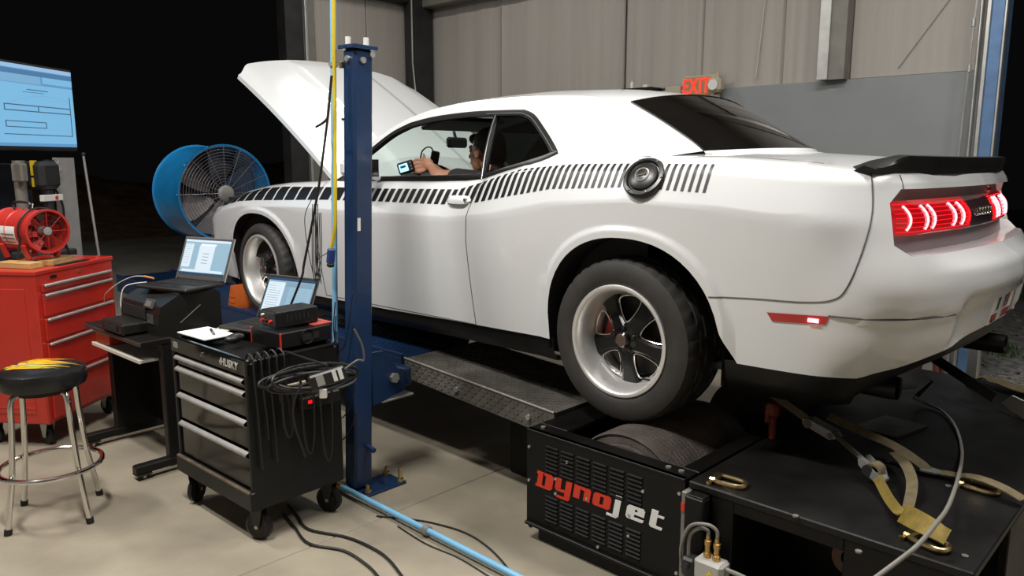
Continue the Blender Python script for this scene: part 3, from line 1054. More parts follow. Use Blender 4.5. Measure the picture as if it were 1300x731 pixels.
roofo = g.build('roof', paint, car, ang=0, fix=False)
bm = bmesh.new(); bm.from_mesh(roofo.data)
bmesh.ops.remove_doubles(bm, verts=bm.verts, dist=.0015)
bmesh.ops.recalc_face_normals(bm, faces=bm.faces)
bm.to_mesh(roofo.data); bm.free()
roofo.data.shade_smooth(); roofo.data.set_sharp_from_angle(angle=R(50))
# black headliner and inner pillars
g = G()
for side in (-1, 1):
    ring_grid(g, [(outer, -.03), (mixl(outer, win_in, .6), -.035), (win_in, -.035)], side)
g.grid([[roof_pt(p, v * .97, .03) for v in vs_] for p in segB])
g.build('headliner', blk_mat, car, ang=40)
# window trims, quarter glass, divider
divt, divb = hit(629, 146), hit(611.5, 227)
def right_of(p):
    return (p[0] - divb[0]) * (divt[1] - divb[1]) - (p[1] - divb[1]) * (divt[0] - divb[0]) > 0
glass_dark = glass('tinted_glass', (.045, .055, .055))
glass_clear = glass('clear_glass', (.70, .80, .76))
glass_rear = glass('rear_glass', (.035, .035, .035), .13)
for side in (-1, 1):
    g = G()
    rows = [[P3(p, side, d) for p in lp] + [P3(lp[0], side, d)] for lp, d in ((win, .001), (mixl(win, win_in, .3), .004), (mixl(win, win_in, .9), .003), (win_in, -.012))]
    g.grid(rows); g.build('window_trim', blk_sat, car, ang=50)
    poly = [p for p in win_in if right_of(p)]
    # rotate the list so that it starts after the gap
    idx = [i for i, p in enumerate(win_in) if right_of(p)]
    cut = max(range(len(idx)), key=lambda k: (idx[k] - idx[k - 1]) % NL)
    poly = [win_in[i] for i in idx[cut:] + idx[:cut]]
    c = (sum(a for a, b in poly) / len(poly), sum(b for a, b in poly) / len(poly))
    g = G()
    g.grid([[P3((p[0] + (c[0] - p[0]) * t, p[1] + (c[1] - p[1]) * t), side, -.010) for p in poly + [poly[0]]] for t in (0, .33, .66, .999)])
    g.build('quarter_glass', glass_dark, car, ang=60)
    pts = [(divb[0] + (divt[0] - divb[0]) * k / 8, divb[1] + (divt[1] - divb[1]) * k / 8) for k in range(9)]
    g = G(); g.grid([[P3((p[0] + a, p[1]), side, dd) for a, dd in ((-.012, -.03), (-.010, .001), (.010, .001), (.012, -.03))] for p in pts])
    g.build('window_divider', blk_sat, car)
    g = G(); g.tube([P3((p[0] + .004, p[1]), side, .004) for p in pts], .0022, 5).build('divider_bead', mat('bead_grey', (.25, .25, .25), .35, .6), car)
    g = G(); g.tube([P3(p, side, .004) for p in mixl(win, win_in, .55)[nA_ + nB_ - 6: nA_ + nB_ + nC_ + 2]], .0022, 5).build('trim_bead', MATS['bead_grey'], car)
# windshield and rear glass
g = G(); rows = []
for i, p in enumerate(segA):
    t = i / nA_; h = gh(*p) - .012
    bl = .26 * (1 - t) + .10 * t; dz = .012 * (1 - t) + .05 * t
    rows.append([Vector((p[0] - bl * (1 - v * v), v * h, p[1] + dz * (1 - abs(v) ** 2.2))) for v in vs_])
g.grid(rows); ws = g.build('windshield', glass_clear, car, ang=60)
# black border of the windshield
g = G(); g.grid([[r[k] + Vector((-.002, 0, .002)) for k in (0, 1, 2)] for r in rows]); g.grid([[r[k] + Vector((-.002, 0, .002)) for k in (20, 21, 22)] for r in rows])
g.build('windshield_border', blk_sat, ws)
g = G(); rows = []
for i, p in enumerate(segC):
    t = i / nC_; h = gh(*p)
    bl = .07 * (1 - t) + .19 * t; dz = .052 * (1 - t) + .016 * t
    rows.append([Vector((p[0] + bl * (1 - v * v), v * h, p[1] + dz * (1 - abs(v) ** 2.2))) for v in vs_])
g.grid(rows); rg = g.build('rear_window', glass_rear, car, ang=60)
g = G(); g.tube([r[0] for r in rows] , .004, 5).tube([r[-1] for r in rows], .004, 5).tube(rows[0], .004, 5).build('window_seal', blk_sat, rg)
# rear shelf between glass base and deck
g = G(); g.grid([[v, Vector((v.x + .012, v.y * 1.012, v.z - .012)), Vector((v.x + .05, v.y * 1.04, 1.096 + .022 * (1 - (v.y / .85) ** 2))), Vector((v.x + .09, v.y * 1.06, 1.085))] for v in rows[-1]]); g.build('deck_filler', paint, car)
# cowl under the windshield
g = G(); rows = []
for k in range(23):
    v = -1 + 2 * k / 22
    rows.append([(.72 - .26 * (1 - v * v) + a, v * .80, z) for a, z in ((-.10, .945), (0, .968), (.12, .955))])
g.grid(rows); g.build('cowl', blk_sat, car)
# ---- hood, raised about its rear hinge
HX, HZ, HA = .79, .955, R(34.3)
def hood_pt(u, v, d=0.0):
    L_ = 1.645 - .13 * abs(v) ** 2.5 - .10 * smooth((abs(v) - .82) / .18)
    hw = .815 - .035 * u
    y = v * hw
    fx = u * L_
    z = .045 * (1 - v * v) - .10 * u * u + .020 * (1 - smooth((abs(y) - .30) / .035)) * smooth((1 - u) / .12 + .2) + d
    c, s_ = math.cos(HA), math.sin(HA)
    return Vector((HX - (fx * c - z * s_), y, HZ + fx * s_ + z * c))
NU, NV = 34, 60
g = G()
top = [[hood_pt(i / NU, -1 + 2 * k / NV) for k in range(NV + 1)] for i in range(NU + 1)]
bot = [[hood_pt(i / NU, -1 + 2 * k / NV, -.03) for k in range(NV + 1)] for i in range(NU + 1)]
g.grid(top); g.grid(bot)
g.grid([[a, b] for a, b in zip(top[0], bot[0])]); g.grid([[a, b] for a, b in zip(top[-1], bot[-1])])
g.grid([[a[0], b[0]] for a, b in zip(top, bot)]); g.grid([[a[-1], b[-1]] for a, b in zip(top, bot)])
hood = g.build('hood', paint, car, ang=45)
for sgn in (-1, 1):
    pts = [hood_pt(.42, sgn * (.33 + .16 * k / 6), .004) for k in range(7)]
    G().tube(pts, .009, 6).build('scoop_slot', blk_mat, hood)
    # hood strut and hinge
    G().tube([(.55, sgn * .70, .90), hood_pt(.28, sgn * .86, -.03)], .011, 8).build('hood_strut', alu_dull, car)
    G().box((.70, sgn * .74, .91), (.10, .03, .07), b=.008).build('hood_hinge', steel_dk, car)
# engine bay
g = G()
g.box((-.10, 0, .42), (1.45, 1.30, .06)).box((.60, 0, .70), (.06, 1.45, .50)).box((-.78, 0, .53), (.10, 1.2, .26))
for s_ in (-1, 1): g.box((.06, s_ * .80, .62), (1.22, .10, .40))
g.build('engine_bay', blk_mat, car)
g = G().box((.05, 0, .60), (.60, .55, .40), b=.05).box((.05, .22, .80), (.50, .14, .07), b=.02).box((.05, -.22, .80), (.50, .14, .07), b=.02)
g.build('engine', steel_dk, car)
g = G().box((-.88, -.1, .50), (.04, .9, .10), b=.01); g.build('grille', blk_mat, car)
for s_ in (-1, 1):
    for y in (.42, .60):
        q = surf(s_of_x(-.9) if y < .5 else s_of_x(-.86), .56, .004, s_)
        G().lathe([(.0, .02), (.055, .018), (.068, .006), (.070, -.02)], (q.x, s_ * y, .57), (-1, 0, 0), 24).build('headlamp', white_pl, car)
# ---- interior
trim_m = mat('interior_black', (.014, .014, .014), .6)
leather = mat('seat_leather', (.016, .015, .015), .5, bump=.1, bscale=60)
g = G(); rows = []
for k in range(25):
    v = -1 + 2 * k / 24
    dx = .18 * (1 - v * v)
    rows.append([(.74 - dx, v * .74, .955), (.95 - dx * .6, v * .74, .985 + .02 * math.cos(v * 5)), (1.10 - dx * .2, v * .74, .965), (1.16, v * .74, .86), (1.10, v * .74, .62)])
g.grid(rows); g.build('dashboard', trim_m, car, ang=50)
sw = G().lathe([(.185 + .014 * math.cos(a), .014 * math.sin(a)) for a in [2 * math.pi * k / 8 for k in range(9)]], (1.27, -.40, .885), (.88, 0, .47), 32)
sw.box((1.27, -.40, .885), (.05, .16, .10), Matrix.Rotation(R(-28), 3, 'Y'), b=.02)
for a in (0, 1, 2):
    t = R(90 + a * 120); sw.tube([(1.27, -.40, .885), (1.27 - .18 * math.sin(t) * .47, -.40 + .18 * math.cos(t), .885 + .18 * math.sin(t) * .88)], .014, 6)
sw.tube([(1.25, -.40, .88), (1.08, -.40, .80)], .03, 8)
sw.build('steering_wheel', trim_m, car)
def seat(y):
    s1 = G().box((1.70, y, .355), (.52, .54, .12), b=.04)
    for q in (-.22, .22): s1.box((1.70, y + q * 1.11, .40), (.50, .06, .12), b=.025)
    so = s1.build('seat', leather, car)
    mt = Matrix.Rotation(R(18), 3, 'Y')
    b = G().box((2.175, y, .74), (.12, .50, .60), mt, b=.05)
    for q in (-.2, .2): b.box((2.115, y + q * 1.2, .70), (.10, .05, .42), mt, b=.02)
    b.build('backrest', leather, so)
    G().box((2.28, y, 1.10), (.08, .26, .16), mt, b=.035).build('headrest', leather, so)
seat(-.40); seat(.40)
G().box((2.62, 0, .45), (.4, 1.2, .14), b=.05).box((2.86, 0, .78), (.14, 1.2, .55), Matrix.Rotation(R(28), 3, 'Y'), b=.05).build('rear_bench', leather, car)
G().box((1.6, 0, .45), (1.6, .16, .24), b=.03).box((2.2, 0, .278), (2.4, 1.5, .024)).build('console', trim_m, car)
G().box((3.0, 0, 1.06), (.35, 1.15, .02)).build('parcel_shelf', trim_m, car)
for s_ in (-1, 1):
    g = G(); g.grid([[(x, s_ * (htop(x) - .075), z) for z in (.30, .6, zt(x) + .006)] for x in (.74, 1.0, 1.4, 1.8, 2.1, 2.4, 2.7, 3.0)])
    g.build('inner_panel', trim_m, car)
for s_ in (-1, 1): G().box((1.38, s_ * .32, 1.290), (.24, .46, .024), Matrix.Rotation(R(-12), 3, 'Y'), b=.008).build('sun_visor', trim_m, car)
mr = px(580, 181, 1, .93)
im = G().box((mr.x, mr.y - CY, mr.z - CARZ), (.035, .24, .068), Matrix.Rotation(R(18), 3, 'Z'), b=.014).tube([(mr.x, mr.y - CY, mr.z - CARZ), (mr.x - .05, mr.y - CY + .02, mr.z - CARZ + .07)], .010, 6)
im.build('rear_view_mirror', blk_sat, car)
for s_ in (-1,):      # near door mirror
    g = G().box((1.26, s_ * .985, 1.04), (.12, .20, .125), Matrix.Rotation(R(8) * s_, 3, 'Z'), b=.04).tube([(1.24, s_ * .84, .985), (1.25, s_ * .93, 1.01)], .02, 8)
    mo = g.build('door_mirror', paint, car)
    G().box((1.326, s_ * .99, 1.04), (.006, .165, .095), Matrix.Rotation(R(8) * s_, 3, 'Z'), b=.002).build('mirror_glass', chrome, mo)

# ---- wheels
def wheel(x, z, side, r, width, yface, rim_r=.232):
    o = Vector((x, side * yface, z)); ax = Vector((0, side, 0))       # axis points outboard
    W = width
    k = r - .347
    prof = [(rim_r - .004, -.016), (rim_r + .010, -.002), (.268 + k * .4, .006), (.305 + k * .8, .004), (.330 + k, -.008), (.341 + k, -.024), (.3465 + k, -.045)]
    gy = [-.062, -.064, -.074, -.076, -W * .38, -W * .38 - .002, -W * .38 - .010, -W * .38 - .012, -W * .62, -W * .62 - .002, -W * .62 - .010, -W * .62 - .012, -W + .076, -W + .074, -W + .064, -W + .062]
    for q, y in enumerate(gy):
        prof.append((r + (-.008 if q % 4 in (1, 2) else 0) , y))
    prof += [(.3465 + k, -W + .045), (.341 + k, -W + .024), (.330 + k, -W + .008), (.305 + k * .8, -W), (rim_r, -W + .01)]
    npr = len(prof)
    def mod(i, q):
        if 5 <= i <= 6 or npr - 7 <= i <= npr - 6: return -.006 if q % 4 == 0 else 0
        if 7 <= i < npr - 8: return -.006 if ((q + i) // 2) % 4 == 0 else 0
        return 0
    ty = G().lathe(prof, o, ax, 144, mod).build('tyre', rubber, car, ang=28)
    G().lathe([(rim_r + .004, -.012), (rim_r + .004, .002), (rim_r - .004, .006), (rim_r - .012, .003), (rim_r - .018, -.006), (rim_r - .026, -.030), (rim_r - .034, -.085), (rim_r - .044, -.118), (rim_r - .05, -.125), (rim_r - .05, -W + .02), (rim_r, -W + .005)], o, ax, 64).build('rim', polished, ty, ang=50)
    R1 = rim_r - .040
    # star of five spokes
    for q in range(5):
        t0 = R(55 + 72 * q)
        er = Vector((math.cos(t0), 0, math.sin(t0))); et = Vector((-math.sin(t0), 0, math.cos(t0)))
        rows = []
        for i in range(9):
            t = i / 8; rr = .030 + (R1 + .006 - .030) * t
            wv = .040 - .012 * math.sin(math.pi * t) + .012 * t ** 3
            yo = -.058 - .048 * t
            c = o + er * rr + ax * yo
            rows.append([c - et * wv - ax * .03, c - et * wv, c - et * wv * .72 + ax * .007, c + et * wv * .72 + ax * .007, c + et * wv, c + et * wv - ax * .03])
        g = G(); g.grid(rows); g.build('spoke', mat('spoke_black', (.006, .006, .006), .3, spec=.35), ty, ang=25)
        # bright milled lip of the window next to the spoke
        t1 = t0 + R(36)
        pts = []
        for (rr, aa) in ((.072, 0), (.098, -15), (.145, -19.5), (.174, -17), (.181, 0), (.174, 17), (.145, 19.5), (.098, 15)):
            a = t1 + R(aa); rr = rr * (R1 / .192)
            pts.append(o + Vector((math.cos(a), 0, math.sin(a))) * rr + ax * (-.052 - .048 * (rr / R1)))
        G().tube(spline(pts, 4, True), .0032, 6, True).build('window_lip', chrome, ty)
        qn = o + (Vector((math.cos(t1), 0, math.sin(t1)))) * .050 + ax * -.062
        G().cyl(qn, qn + ax * .018, .010, .008, n=6).build('lug_nut', blk_gloss, ty)
    G().lathe([(.066, -.085), (.066, -.062), (.050, -.056), (.034, -.052), (.033, -.036), (.026, -.030), (0, -.029)], o, ax, 28).build('hub', blk_gloss, ty)
    G().lathe([(.027, -.030), (.024, -.0265), (0, -.026)], o, ax, 24).build('centre_cap', mat('cap_bronze', (.16, .11, .09), .35, .6), ty)
    G().lathe([(0, -.155), (.165, -.155), (.170, -.160), (.170, -.180), (0, -.185)], o, ax, 40).build('brake_disc', mat('disc_iron', (.10, .095, .09), .45, .8), ty)
    a = R(165)
    cpos = o + Vector((math.cos(a) * .125, 0, math.sin(a) * .125)) + ax * -.145
    G().box(cpos, (.06, .05, .15), Matrix.Rotation(-a, 3, 'Y'), b=.015).build('brake_caliper', mat('caliper_red', (.45, .02, .012), .35), ty)
    vv = o + Vector((.10, 0, -.165)) * (R1 / .192) + ax * -.10
    G().tube([vv, vv + ax * .04 + Vector((-.01, 0, .012))], .004, 6).build('valve_stem', blk_pl, ty)
for side in (-1, 1):
    wheel(2.955, .347, side, .347, .285, .925)
    wheel(0.0, .350, side, .320, .215, .925, .236)
# ================================================================== driver inside the car
def blob(name, els, material, parent, voxel=.008, it=4):
    g = G()
    for e in els:
        if e[0] == 'c':
            _, a, b, r0, r1 = e
            a, b = Vector(a), Vector(b)
            n = 5
            for k in range(n): g.cyl(a.lerp(b, k / n), a.lerp(b, (k + 1) / n), r0 + (r1 - r0) * k / n, r0 + (r1 - r0) * (k + 1) / n, 14)
            g.sphere(a, r0, 14, 10); g.sphere(b, r1, 14, 10)
        else:
            g.sphere(e[1], e[2], 18, 14)
    o = g.build(name, material, None, ang=0)
    m = o.modifiers.new('r', 'REMESH'); m.mode = 'VOXEL'; m.voxel_size = voxel
    s = o.modifiers.new('s', 'SMOOTH'); s.factor = .5; s.iterations = it
    bpy.context.view_layer.update()
    me = bpy.data.meshes.new_from_object(o.evaluated_get(bpy.context.evaluated_depsgraph_get()))
    old = o.data
    o.modifiers.clear(); o.data = me
    me.shade_smooth()
    bpy.data.meshes.remove(old)
    me.name = name
    o.parent = parent
    return o
dr = thing('person', 'person in black shirt in the driver seat holding a small lit gauge', 'person', (1.75, CY - .40, CARZ + .50))
O = Vector((1.75, -.40, .50))
def D(x, y, z): return Vector((x, y, z)) - O
hx, hz = 1.645, 1.125      # head centre (car coordinates)
els = [('c', D(1.84, -.40, .60), D(1.86, -.40, .78), .135, .15), ('c', D(1.86, -.46, .90), D(1.86, -.34, .90), .12, .12),
       ('c', D(1.84, -.58, .955), D(1.84, -.22, .955), .065, .065), ('c', D(1.80, -.40, .96), D(1.68, -.40, 1.07), .058, .055),
       # thighs and shins
       ('c', D(1.82, -.49, .56), D(1.38, -.50, .60), .085, .065), ('c', D(1.82, -.31, .56), D(1.38, -.30, .60), .085, .065),
       ('c', D(1.38, -.50, .60), D(1.10, -.50, .36), .06, .042), ('c', D(1.38, -.30, .60), D(1.10, -.30, .36), .06, .042),
       ('c', D(1.10, -.50, .34), D(.95, -.50, .38), .04, .03), ('c', D(1.10, -.30, .34), D(.95, -.30, .38), .04, .03),
       # head
       ('e', D(hx + .02, -.40, hz + .03), (.098, .078, .098)), ('e', D(hx - .035, -.40, hz - .035), (.062, .060, .080)),
       ('e', D(hx - .045, -.40, hz - .100), (.038, .036, .028)), ('c', D(hx - .098, -.40, hz + .01), D(hx - .118, -.40, hz - .022), .010, .015),
       ('c', D(hx - .085, -.43, hz + .030), D(hx - .085, -.37, hz + .030), .014, .014), ('c', D(hx - .090, -.418, hz - .058), D(hx - .090, -.382, hz - .058), .012, .012),
       ('e', D(hx - .082, -.43, hz + .006), (.012, .014, .010)), ('e', D(hx - .082, -.37, hz + .006), (.012, .014, .010)),
       ('e', D(hx + .015, -.480, hz - .005), (.022, .010, .032)), ('e', D(hx + .015, -.320, hz - .005), (.022, .010, .032))]
# near arm: elbow on the sill, forearm forward, hand on the gauge
SH, EL, WR = D(1.83, -.58, .955), D(1.565, -.660, .985), D(1.40, -.575, 1.035)
els += [('c', SH, EL, .058, .050), ('c', EL, WR, .047, .030)]
PL = WR + Vector((-.065, .015, .020))
els += [('e', PL, (.050, .022, .040)), ('c', WR, PL, .028, .026)]
for k in range(4):
    a = PL + Vector((-.030, -.004 - .004 * k, .028 - .019 * k))
    b = a + Vector((-.038 + .004 * k, -.020, .006 - .004 * k))
    c = b + Vector((-.012, -.024, -.012))
    els += [('c', a, b, .0095, .009), ('c', b, c, .009, .0075)]
ta = PL + Vector((.005, -.012, -.026)); tb = ta + Vector((-.030, -.026, -.018)); tc = tb + Vector((-.026, -.004, .002))
els += [('c', ta, tb, .011, .010), ('c', tb, tc, .010, .008)]
# index finger pointing up
els += [('c', PL + Vector((-.022, -.004, .030)), PL + Vector((-.030, -.006, .062)), .0095, .008)]
# far arm towards the steering wheel
E2, W2 = D(1.62, -.17, .80), D(1.36, -.24, .90)
els += [('c', D(1.83, -.22, .955), E2, .056, .047), ('c', E2, W2, .045, .029), ('e', W2 + Vector((-.05, -.01, .02)), (.045, .025, .035))]
for k in range(4):
    a = W2 + Vector((-.085, -.02 + .0 * k, .045 - .017 * k)); els += [('c', a, a + Vector((-.025, -.02, -.01)), .009, .008)]
body = blob('body', els, skin, dr, .0065, 3)
blob('shirt', [('c', D(1.84, -.40, .60), D(1.86, -.40, .78), .148, .162), ('c', D(1.86, -.47, .90), D(1.86, -.33, .90), .132, .132),
               ('c', D(1.84, -.58, .955), D(1.84, -.22, .955), .078, .078), ('c', SH, SH.lerp(EL, .62), .072, .068), ('c', D(1.83, -.22, .955), D(1.83, -.22, .955).lerp(E2, .6), .070, .064),
               ('c', D(1.82, -.40, .965), D(1.79, -.40, .985), .072, .066)], shirt, dr, .009, 4)
blob('trousers', [('c', D(1.82, -.49, .55), D(1.38, -.50, .60), .096, .076), ('c', D(1.82, -.31, .55), D(1.38, -.30, .60), .096, .076),
                  ('c', D(1.38, -.50, .60), D(1.12, -.50, .38), .071, .055), ('c', D(1.38, -.30, .60), D(1.12, -.30, .38), .071, .055)], mat('dark_denim', (.02, .025, .04), .85), dr, .011, 3)
blob('hair', [('e', D(hx + .035, -.40, hz + .045), (.100, .084, .096)), ('e', D(hx + .075, -.40, hz - .01), (.06, .076, .075)), ('c', D(hx - .06, -.43, hz + .075), D(hx - .06, -.37, hz + .075), .030, .030)], hair_m, dr, .008, 3)
for s_ in (-1, 1):
    G().sphere(D(hx - .086, -.40 + s_ * .031, hz + .007), .0085, 10, 8).build('eye', mat('eye_white', (.6, .58, .55), .2), dr)
# hand-held gauge
gp = px(515.5, 212.5, 1, .285)
gz = thing('handheld_gauge', 'small black tuning gauge with glowing blue screen in the driver\'s hand', 'gauge', gp)
mg = frame((0, 0, 0), RT + Vector((0, 0, .30)), Vector((0, 0, 1)) - RT * .30 + FW * .15)
m3 = mg.to_3x3()
G().box((0, 0, 0), (.094, .070, .022), m3, b=.008).build('case', blk_pl, gz)
G().box(m3 @ Vector((-.012, 0, .0115)), (.050, .044, .002), m3).build('screen', emis('gauge_screen', (.30, .72, 1.0), 2.2), gz)
G().box(m3 @ Vector((-.014, .006, .0128)), (.032, .014, .001), m3).build('screen_image', mat('gauge_ink', (.01, .05, .12), .4), gz)
for k in range(3): G().sphere(m3 @ Vector((.032, -.018 + .018 * k, .012)), .004, 8, 6).build('button', alu_dull, gz)
ap = px(551.5, 203, 1, .50)
adp = thing('cable_adapter', 'black cable adapter box hanging on its cord inside the car window', 'adapter', ap)
m4 = frame((0, 0, 0), RT - Vector((0, 0, .2)), Vector((0, 0, 1)) + RT * .2).to_3x3()
G().box((0, 0, 0), (.050, .105, .026), m4, b=.008).build('case', blk_pl, adp)
cp = [px(u, v, 1, .50) - ap for u, v in ((534, 200), (536, 192), (542, 187), (548, 188), (550, 195))]
cp = [px(533, 206, 1, .50) - ap] + cp
G().tube(spline(cp, 6), .0045, 6).build('cord', cable_m, adp)
# ================================================================== lift, dyno, runway, straps
LEAN = R(1.8)      # the post and the pipe beside it stand slightly out of plumb
pc = Vector((1.715, -.405, 0))
po = thing('lift_post', 'dark blue steel lift post with bolted base plate beside the car door', 'lift post', pc)
po.rotation_euler = (-LEAN * .69, LEAN * .72, 0)
pw, pd = .095, .105
g = G().box((0, 0, 1.07), (pw, pd, 2.10), b=.012)
g.build('column', lift_blue, po)
G().box((0, 0, 2.128), (pw + .03, pd + .03, .018), b=.003).build('top_plate', lift_blue, po)
for x, y in ((-.028, -.035), (.02, .03)): G().cyl((x, y, 2.137), (x, y, 2.175), .013, n=10).build('top_bolt', white_pl, po)
for (p, a) in (((.0, -pd / 2, 2.075), (0, -1, 0)), ((pw / 2, -.01, 2.07), (1, 0, 0)), ((pw / 2, .04, 2.10), (1, 0, 0))):
    p = Vector(p); a = Vector(a)
    G().cyl(p - a * .005, p + a * .012, .014, n=12).build('top_screw', galv, po)
G().box((.037, .08, .008), (.165, .26, .016), b=.003).build('base_plate', lift_blue, po)
for i, (x, y) in enumerate(((.095, .185), (.095, -.015), (-.02, .185))):
    an = G().cyl((x, y, .014), (x, y, .095 if i == 0 else .06), .010, n=10).cyl((x, y, .016), (x, y, .034), .019, n=6).build('anchor_bolt', zinc, po)
G().cyl((.04, .02, .235), (.10, .02, .225), .013, n=10).build('lock_pin', lift_blue, po)
G().box((pw / 2 + .001, -.03, 1.33), (.003, .016, .06)).build('spec_plate', white_pl, po)
# carriage bracket on the far side of the post
bk = thing('lift_bracket', 'blue triangular lift carriage bracket bolted between post and runway', 'bracket', (1.735, -.165, .42))
G().prism([(-.10, .0), (-.10, .27), (-.03, .27), (.06, .16), (.10, .15), (.10, .04)], (0, -.06, 0), (0, 1, 0), (0, 0, 1), (1, 0, 0), .012).build('web', lift_blue, bk)
G().prism([(-.10, .0), (-.10, .27), (-.03, .27), (.06, .16), (.10, .15), (.10, .04)], (-.16, -.06, 0), (0, 1, 0), (0, 0, 1), (1, 0, 0), .012).build('web', lift_blue, bk)
G().box((-.075, -.0, .005), (.17, .20, .012), b=.003).build('foot_plate', galv, bk)
G().cyl((.012, -.03, .12), (.03, -.03, .12), .026, n=6).build('bolt', galv, bk)
G().box((-.075, .07, .10), (.15, .06, .10), b=.01).build('cross_block', lift_blue, bk)
# blue runways carrying the front wheels (near and far)
for k, yy in enumerate((.022, 1.42)):
    rw = thing('lift_runway', ('blue diamond-plate lift runway under the near wheels of the car', 'blue diamond-plate lift runway under the far wheels of the car')[k], 'runway', (-.55, yy + .24, .50))
    G().box((0, 0, 0), (4.2, .50, .14), b=.008).build('deck', lift_blue, rw)
    for s_ in (-1, 1): G().box((0, s_ * .245, .078), (4.2, .012, .025), b=.003).build('side_lip', lift_blue, rw)
    tr = G()
    for i in range(70):
        for j in range(8):
            x = .82 + i * .024; y = -.21 + j * .06 + (.03 if i % 2 else 0)
            if x > 2.08: continue
            tr.box((x, y, .071), (.026, .008, .004), R(45 if (i + j) % 2 else -45))
    tr.build('tread_pattern', lift_blue, rw, ang=0)['kind'] = 'stuff'
    for x in (-1.9, .7): G().box((x, 0, -.285), (.12, .16, .43), b=.01).build('support', lift_blue, rw)
# black diamond-plate bridge from runway to the dyno
bp_ = thing('bridge_plate', 'black diamond-plate bridge section between blue runway and dyno', 'ramp plate', (2.16, .27, .0))
x0, x1, za, zz_ = -.57, .490, .575, .515
def bz(x): return za + (zz_ - za) * (x - x0) / (x1 - x0)
g = G().add([(x0, -.27, za), (x1, -.27, zz_), (x1, .30, zz_), (x0, .30, za), (x0, -.27, za - .105), (x1, -.27, zz_ - .115), (x1, .30, zz_ - .115), (x0, .30, za - .105)], [(0, 1, 2, 3), (7, 6, 5, 4), (0, 4, 5, 1), (1, 5, 6, 2), (2, 6, 7, 3), (3, 7, 4, 0)])
dp = mat('diamond_black', (.17, .16, .14), .40, .5, var=.3, vscale=7)
g.build('plate', dp, bp_)
tr = G(); tilt = Matrix.Rotation(math.atan2(za - zz_, x1 - x0), 3, 'Y')
for i in range(44):
    for j in range(22):
        x = x0 + .02 + i * .0255; y = -.258 + j * .0258
        if x < x1 - .02: tr.box((x, y, bz(x) + .001), (.021, .006, .004), tilt @ Matrix.Rotation(R(45 if (i + j) % 2 else -45), 3, 'Z'))
for i in range(44):
    for j in range(4):
        x = x0 + .02 + i * .0255; z = bz(x) - .018 - j * .0245
        if x < x1 - .02: tr.box((x, -.271, z), (.021, .004, .006), tilt @ Matrix.Rotation(R(45 if (i + j) % 2 else -45), 3, 'Y'))
tr.build('tread_pattern', dp, bp_, ang=0)['kind'] = 'stuff'
for x in (-.15, .34): G().cyl((x, -.272, bz(x) - .06), (x, -.284, bz(x) - .06), .014, n=6).build('bolt', galv, bp_)
G().tube([(x0, -.27, za + .002), (x1, -.27, zz_ + .002)], .006, 6).build('edge_bead', steel_grey, bp_)
G().box((x0 - .008, -.14, za - .03), (.036, .16, .03), b=.004).build('hook_lug', galv, bp_)
G().box((.2, .10, .19), (.5, .2, .38), b=.01).build('support', dyno_blk, bp_)

# ---- dyno drum module
DY = -.19
dm = thing('dyno_module', 'black chassis dyno drum box with red and white lettering', 'dyno', (3.03, DY, 0))
XA, XB = 2.66 - 3.03, 3.43 - 3.03
ZTP = .50
# front panel: frame with louvre openings
# the slots under the louvres are real openings into the box
SLX = [(-.228 + c * .083 - .033, -.228 + c * .083 + .033) for c in range(6)]
SLZ = sorted((zq + (r_ - 3) * .0175 - .01025, zq + (r_ - 3) * .0175 - .00375) for zq in (.395, .175) for r_ in range(7))
gx = [XA] + [q for p in SLX for q in p] + [XB]
gz = [.07] + [q for p in SLZ for q in p] + [.50]
fp = G(); nz = len(gz); nx = len(gx)
for y in (.002, .022): fp.v += [(x, y, z) for x in gx for z in gz]
def fpi(l, i, j): return l * nx * nz + i * nz + j
def fhole(i, j): return 0 <= i < nx - 1 and 0 <= j < nz - 1 and i % 2 == 1 and j % 2 == 1
for i in range(nx - 1):
    for j in range(nz - 1):
        c4 = ((i, j), (i + 1, j), (i + 1, j + 1), (i, j + 1))
        if not fhole(i, j):
            fp.f.append(tuple(fpi(0, *q) for q in c4)); fp.f.append(tuple(fpi(1, *q) for q in c4[::-1]))
        for (p, q, ii, jj) in ((c4[0], c4[1], i, j - 1), (c4[1], c4[2], i + 1, j), (c4[2], c4[3], i, j + 1), (c4[3], c4[0], i - 1, j)):
            out = not (0 <= ii < nx - 1 and 0 <= jj < nz - 1)
            if fhole(i, j) or (out and not fhole(i, j)): fp.f.append((fpi(0, *p), fpi(1, *p), fpi(1, *q), fpi(0, *q)))
fp.build('front_panel', dyno_blk, dm, ang=30)
G().box(((XA + XB) / 2, .03, .0475), (XB - XA - .10, .02, .085), b=.003).build('kick_panel', dyno_blk, dm)
G().box(((XA + XB) / 2, .0, .078), (XB - XA, .03, .016), b=.004).build('lower_rail', dyno_blk, dm)
G().box((XA + .009, .40, .27), (.018, .78, .45), b=.003).build('side_panel', dyno_blk, dm)
G().box((XB - .009, .40, .25), (.018, .78, .48), b=.003).build('side_panel', dyno_blk, dm)
# louvres: columns of slots
for (zc_, nrow) in ((.395, 7), (.175, 7)):
    for c in range(6):
        xx = -.228 + c * .083
        for r_ in range(nrow):
            z = zc_ + (r_ - (nrow - 1) / 2) * .0175
            lv = G().prism([(0, 0), (.006, -.004), (.006, -.008), (0, -.008)], (xx - .033, .0015, z + .004), (0, -1, 0), (0, 0, 1), (1, 0, 0), .066)
            lv.build('louvre', dyno_blk, dm)
for (x, z) in ((XA + .015, .42), (XA + .015, .27), (-.205, .32), (-.04, .285), (.165, .285), (-.205, .255), (.165, .20), (.02, .10), (XB - .02, .44), (XB - .02, .13), (-.145, .41), (.225, .40)):
    G().cyl((x, .003, z), (x, -.004, z), .0065, n=8).build('panel_screw', galv, dm)
